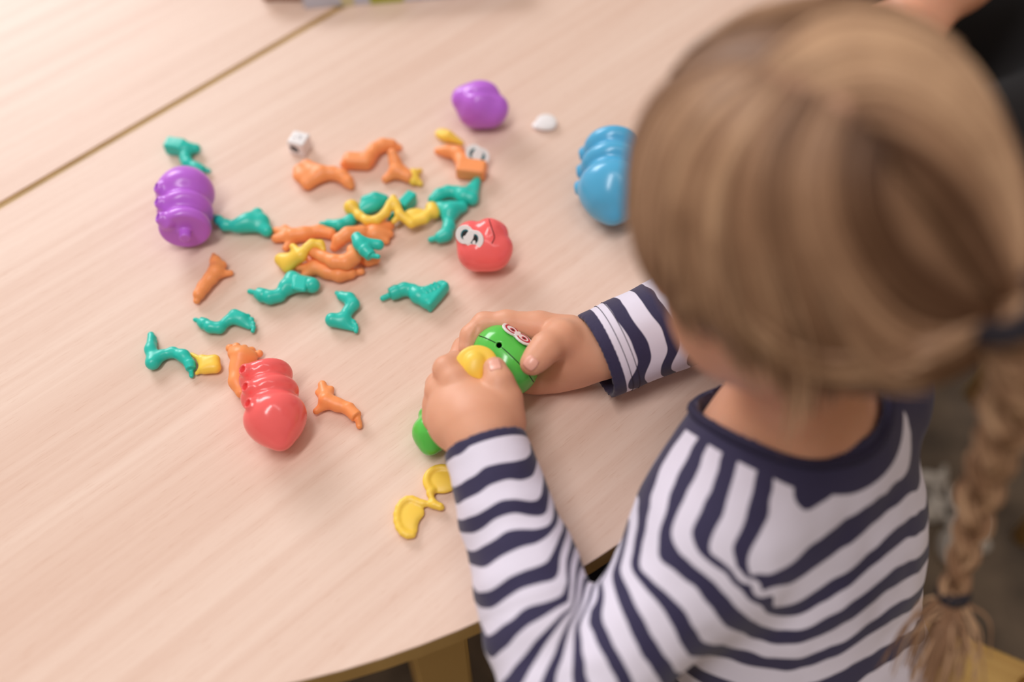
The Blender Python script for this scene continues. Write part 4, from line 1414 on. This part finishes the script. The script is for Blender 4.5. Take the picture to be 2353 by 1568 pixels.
# right pigtail: hair tie, braid, lower tie, loose end
def braid(path, r, turns, name, parent):
    n = 150
    c = catmull(path, n)
    tan = np.gradient(c, axis=0); tan /= np.linalg.norm(tan, axis=1)[:, None]
    u = np.cross(tan, (0.3, -0.8, 0.5)); u /= np.linalg.norm(u, axis=1)[:, None]
    w = np.cross(tan, u)
    VV = []; FF = []; AA = []; base = 0
    t = np.linspace(0, 1, n)
    env = np.interp(t, [0, 0.06, 0.6, 1], [0.75, 1.1, 0.85, 0.5])
    for k in range(3):
        ph_ = t * turns * 2 * math.pi + k * 2 * math.pi / 3
        path3 = c + u * (np.sin(ph_) * r * env)[:, None] + w * (np.sin(2 * ph_) * r * 0.5 * env)[:, None]
        for s in range(9):
            off = np.array((rng.uniform(-1, 1), rng.uniform(-1, 1), rng.uniform(-1, 1))) * r * 0.42
            tv, tf = tube(path3 + off * env[:, None], r * 0.36 * env, 6, caps=False)
            VV.append(tv); FF.append(np.array(tf) + base); base += len(tv)
            AA.append(np.full(len(tv), 0.44 + rng.uniform(-0.3, 0.3)))
    o = mesh_obj(name, np.concatenate(VV), np.concatenate(FF), HAIR, parent)
    set_lock(o, np.concatenate(AA))
    return o
def ring_tie(c, ax, r, t, name, mat, parent):
    ax = nrm(ax); u = nrm(np.cross(ax, (0.2, 0.3, 0.9))); w = np.cross(ax, u)
    p = [c + (u * math.cos(a) + w * math.sin(a)) * r for a in np.linspace(0, 2 * math.pi, 28)]
    v_, f_ = tube(p, t, 8, caps=False)
    return mesh_obj(name, v_, f_, mat, parent)
def tail(p0, p1, spread, n, r0, name, parent):
    VV = []; FF = []; AA = []; base = 0
    for i in range(n):
        o1 = np.array([rng.gauss(0, 1) for _ in range(3)]) * spread
        o0 = np.array([rng.gauss(0, 1) for _ in range(3)]) * spread * 0.25
        mid = (p0 + p1) / 2 + o1 * 0.8 + np.array((0, 0, 0.004))
        c = catmull([p0 + o0, mid, p1 + o1 * rng.uniform(0.6, 1.2)], 12)
        tv, tf = tube(c, np.linspace(r0, r0 * 0.25, 12), 5, caps=False)
        VV.append(tv); FF.append(np.array(tf) + base); base += len(tv)
        AA.append(np.full(len(tv), 0.55 + rng.uniform(-0.25, 0.25)))
    o = mesh_obj(name, np.concatenate(VV), np.concatenate(FF), HAIR, parent)
    set_lock(o, np.concatenate(AA))
TIE = plastic('dark_elastic', (30, 24, 34), 0.8)
T0 = drape([(2300, 700)], 0.004)[0]
d0 = ray(2330, 715); d0 /= np.linalg.norm(d0)
def Pd(px, py, depth):
    return CAM + ray(px, py) * depth
dep = float((T0 - CAM) @ _f)
bp_ = [T0, Pd(2335, 735, dep + 0.005), Pd(2340, 850, dep + 0.02), Pd(2312, 980, dep + 0.05), Pd(2262, 1110, dep + 0.085), Pd(2225, 1240, dep + 0.115), Pd(2190, 1365, dep + 0.14)]
braid(bp_, 0.0085, 3.6, 'braid', hair)
ring_tie(Pd(2312, 706, dep), bp_[1] - bp_[0], 0.013, 0.0055, 'hair_tie', TIE, hair)
ring_tie(bp_[-1], bp_[-1] - bp_[-2], 0.0055, 0.0035, 'hair_tie', TIE, hair)
tail(bp_[-1], Pd(2140, 1560, dep + 0.16), 0.010, 90, 0.0011, 'braid_end', hair)
# ------------------------------------------------------------------ chairs
def chair(c, facing, label, seat_z=0.28, back=True):
    """c: seat centre on the floor"""
    fx = nrm((facing[0], facing[1], 0)); sx = np.array((fx[1], -fx[0], 0))
    ang = math.atan2(fx[1], fx[0])
    t = empty('wooden_chair', (c[0], c[1], 0))
    def at(a, b, z): return np.array((c[0], c[1], 0)) + fx * a + sx * b + np.array((0, 0, z))
    pr = [rbox(at(0, 0, seat_z - 0.009), (0.165, 0.165, 0.009), np.array((fx, -sx, UP)), 0.006)]
    pr.append(('s',) + ell(at(0.0, 0, seat_z + 0.045), (0.14, 0.14, 0.05), np.array((fx, -sx, UP)), 0.004)[1:])
    sdf_obj('seat', pr, M_CHAIR, 0.003, t)
    for a in (-0.14, 0.14):
        for b in (-0.14, 0.14):
            top = 0.60 if (a < 0 and back) else seat_z - 0.016
            sl = 0.03 if a < 0 else 0.0
            p0 = at(a - sl, b, 0); p1 = at(a, b, seat_z - 0.016)
            v_, f_ = tube([p0 + UP * 0.0005, p1], [0.013, 0.016], 12); mesh_obj('leg', v_, f_, M_CHAIR, t)
    for b in (-0.14, 0.14):
        v_, f_ = tube([at(-0.13, b, seat_z - 0.03), at(-0.13, b, seat_z - 0.029 + 0.0), at(0.13, b, seat_z - 0.03)], 0.011, 10)
        mesh_obj('stretcher', v_, f_, M_CHAIR, t)
    if back:
        for b in (-0.14, 0.14):
            v_, f_ = tube([at(-0.145, b, seat_z - 0.012), at(-0.160, b, seat_z + 0.12), at(-0.185, b, seat_z + 0.25)], [0.014, 0.013, 0.011], 12)
            mesh_obj('back_post', v_, f_, M_CHAIR, t)
        pts = [at(-0.185 - 0.018 * math.cos(q / 0.14 * 1.5), q, seat_z + 0.215) for q in np.linspace(-0.15, 0.15, 9)]
        pr = []
        for a, b in zip(pts, pts[1:]):
            for z in np.linspace(-0.03, 0.03, 5):
                pr.append(rcone(a + UP * z, b + UP * z, 0.008, 0.008, 0.003))
        sdf_obj('back_rest', pr, M_CHAIR, 0.003, t)
    tag(t, label, 'chair', 'small wooden chairs')
    return t
chair((0.247, 0.178), (-0.90, 0.44), 'small yellow wooden chair the child sits on', 0.252)
chair((0.70, 0.865), (-0.85, -0.25), 'yellow wooden chair under the person in black', 0.285)
chair((0.808, 0.49), (-1.0, 1.0), 'empty yellow wooden chair, one leg at the right edge beside the braid')

# ------------------------------------------------------------------ second person in black at the far right of the table
S2 = np.array((0.68, 0.86, 0.0))
F2 = nrm((-0.85, -0.25, 0)); R2 = np.array((F2[1], -F2[0], 0))
def Q(a, b, z): return S2 + F2 * a + R2 * b + UP * z
BLK = plastic('black_knit', (22, 18, 20), 0.9)
skin2 = [ell(Q(0, 0, 0.72), (0.11, 0.16, 0.26), np.array((F2, R2, UP)), 0.05),
         rcone(Q(0, 0, 0.93), Q(0.02, 0, 1.06), 0.05, 0.048, 0.03),
         ell(Q(0.04, 0, 1.16), (0.085, 0.072, 0.105), np.array((F2, R2, UP)), 0.03),
         rcone(Q(0.12, 0, 1.15), Q(0.135, 0, 1.13), 0.008, 0.011, 0.01)]
hand_tip = P(2060, 14, 0.012)
for s in (-1, 1):
    shd = Q(0, s * 0.16, 0.90)
    if s > 0:
        el_ = P(2195, -70, 0.058); wr_ = P(2140, 6, 0.038)
    else:
        el_ = Q(-0.06, s * 0.24, 0.64); wr_ = Q(0.06, s * 0.14, 0.545)
    skin2 += [rcone(shd, el_, 0.045, 0.036, 0.03), rcone(el_, wr_, 0.036, 0.024, 0.02)]
    d = nrm(wr_ - el_); sd = nrm(np.cross(d, UP))
    skin2.append(ell(wr_ + d * 0.035, (0.042, 0.030, 0.016), np.array((d, sd, np.cross(d, sd))), 0.015))
    for i, ln in enumerate((0.035, 0.042, 0.040, 0.030)):
        b0 = wr_ + d * 0.062 + sd * (i - 1.5) * 0.0135
        m1 = b0 + d * ln * 0.6 - UP * 0.004
        skin2 += [rcone(b0, m1, 0.0085, 0.0078, 0.004), rcone(m1, m1 + d * ln * 0.5 - UP * 0.008, 0.0078, 0.0066, 0.004)]
    skin2 += [rcone(wr_ + d * 0.015 + sd * s * 0.02, wr_ + d * 0.045 + sd * s * 0.042, 0.011, 0.0095, 0.006), rcone(wr_ + d * 0.045 + sd * s * 0.042, wr_ + d * 0.07 + sd * s * 0.042, 0.0095, 0.007, 0.004)]
for s in (-1, 1):
    hp_ = Q(0.02, s * 0.08, 0.40); kn = Q(0.36, s * 0.10, 0.41); ft = Q(0.33, s * 0.10, 0.05)
    skin2 += [rcone(hp_, kn, 0.085, 0.058, 0.04), rcone(kn, ft, 0.055, 0.036, 0.03), rcone(ft, ft + F2 * 0.12 - UP * 0.015, 0.036, 0.028, 0.03)]
skin2.append(ell(Q(0, 0, 0.45), (0.12, 0.16, 0.12), np.array((F2, R2, UP)), 0.05))
p2 = sdf_obj('person', skin2, SKIN, 0.004)
tag(p2, 'seated person in black clothes at upper right, bare forearm on the table', 'person')
top2 = [ell(Q(0, 0, 0.71), (0.122, 0.172, 0.265), np.array((F2, R2, UP)), 0.05), ell(Q(0, 0, 0.47), (0.13, 0.175, 0.10), np.array((F2, R2, UP)), 0.05)]
for s in (-1, 1):
    shd = Q(0, s * 0.16, 0.90)
    el_ = P(2195, -70, 0.058) if s > 0 else Q(-0.06, s * 0.24, 0.64)
    top2.append(rcone(shd, shd + (el_ - shd) * 0.8, 0.056, 0.048, 0.03))
o = sdf_obj('shirt', top2, BLK, 0.006, p2); o['label'] = 'black knitted top'
leg2 = [ell(Q(0, 0, 0.42), (0.135, 0.175, 0.11), np.array((F2, R2, UP)), 0.05)]
for s in (-1, 1):
    hp_ = Q(0.02, s * 0.08, 0.40); kn = Q(0.36, s * 0.10, 0.41); ft = Q(0.33, s * 0.10, 0.09)
    leg2 += [rcone(hp_, kn, 0.096, 0.070, 0.04), rcone(kn, ft, 0.068, 0.050, 0.03)]
o = sdf_obj('trousers', leg2, BLK, 0.006, p2); o['label'] = 'black trousers'
hr2 = [ell(Q(0.02, 0, 1.185), (0.10, 0.085, 0.10), np.array((F2, R2, UP)), 0.03), rcone(Q(-0.03, 0, 1.15), Q(-0.06, 0, 0.95), 0.07, 0.05, 0.03),
       ('s',) + ell(Q(0.11, 0, 1.13), (0.06, 0.062, 0.075), np.array((F2, R2, UP)), 0.01)[1:]]
o = sdf_obj('hair', hr2, plastic('dark_hair', (40, 28, 22), 0.5), 0.006, p2)
for s in (-1, 1):
    ft = Q(0.33, s * 0.10, 0.035)
    sh_ = [rcone(ft, ft + F2 * 0.14, 0.042, 0.036, 0.02), ('s',) + rbox(np.array((ft[0], ft[1], -0.03)), (0.4, 0.4, 0.031))[1:]]
    sdf_obj('shoe', sh_, SHOE, 0.006, p2)

# ------------------------------------------------------------------ crumpled tissue on the floor
c = P(2160, 1190, -ZT)
pr = []
r_ = random.Random(3)
for i in range(14):
    q = c + np.array((r_.uniform(-0.03, 0.03), r_.uniform(-0.05, 0.05), 0.012 + r_.uniform(0, 0.012)))
    w = nrm((r_.gauss(0, 1), r_.gauss(0, 1), r_.gauss(0, 0.5))); u = nrm(np.cross(w, (0.3, 0.2, 0.9)))
    pr.append(ell(q, (0.022, 0.016, 0.004), np.array((u, np.cross(w, u), w)), 0.003))
ts = sdf_obj('paper_tissue', pr, plastic('white_paper', (206, 198, 190), 0.9), 0.0015)
zmin = min(q.co.z for q in ts.data.vertices) + ts.location.z
ts.location.z -= zmin - 0.0003
tag(ts, 'crumpled white paper tissue lying on the carpet by the braid', 'tissue')

for o in bpy.data.objects:
    if '_org' in o:
        del o['_org']
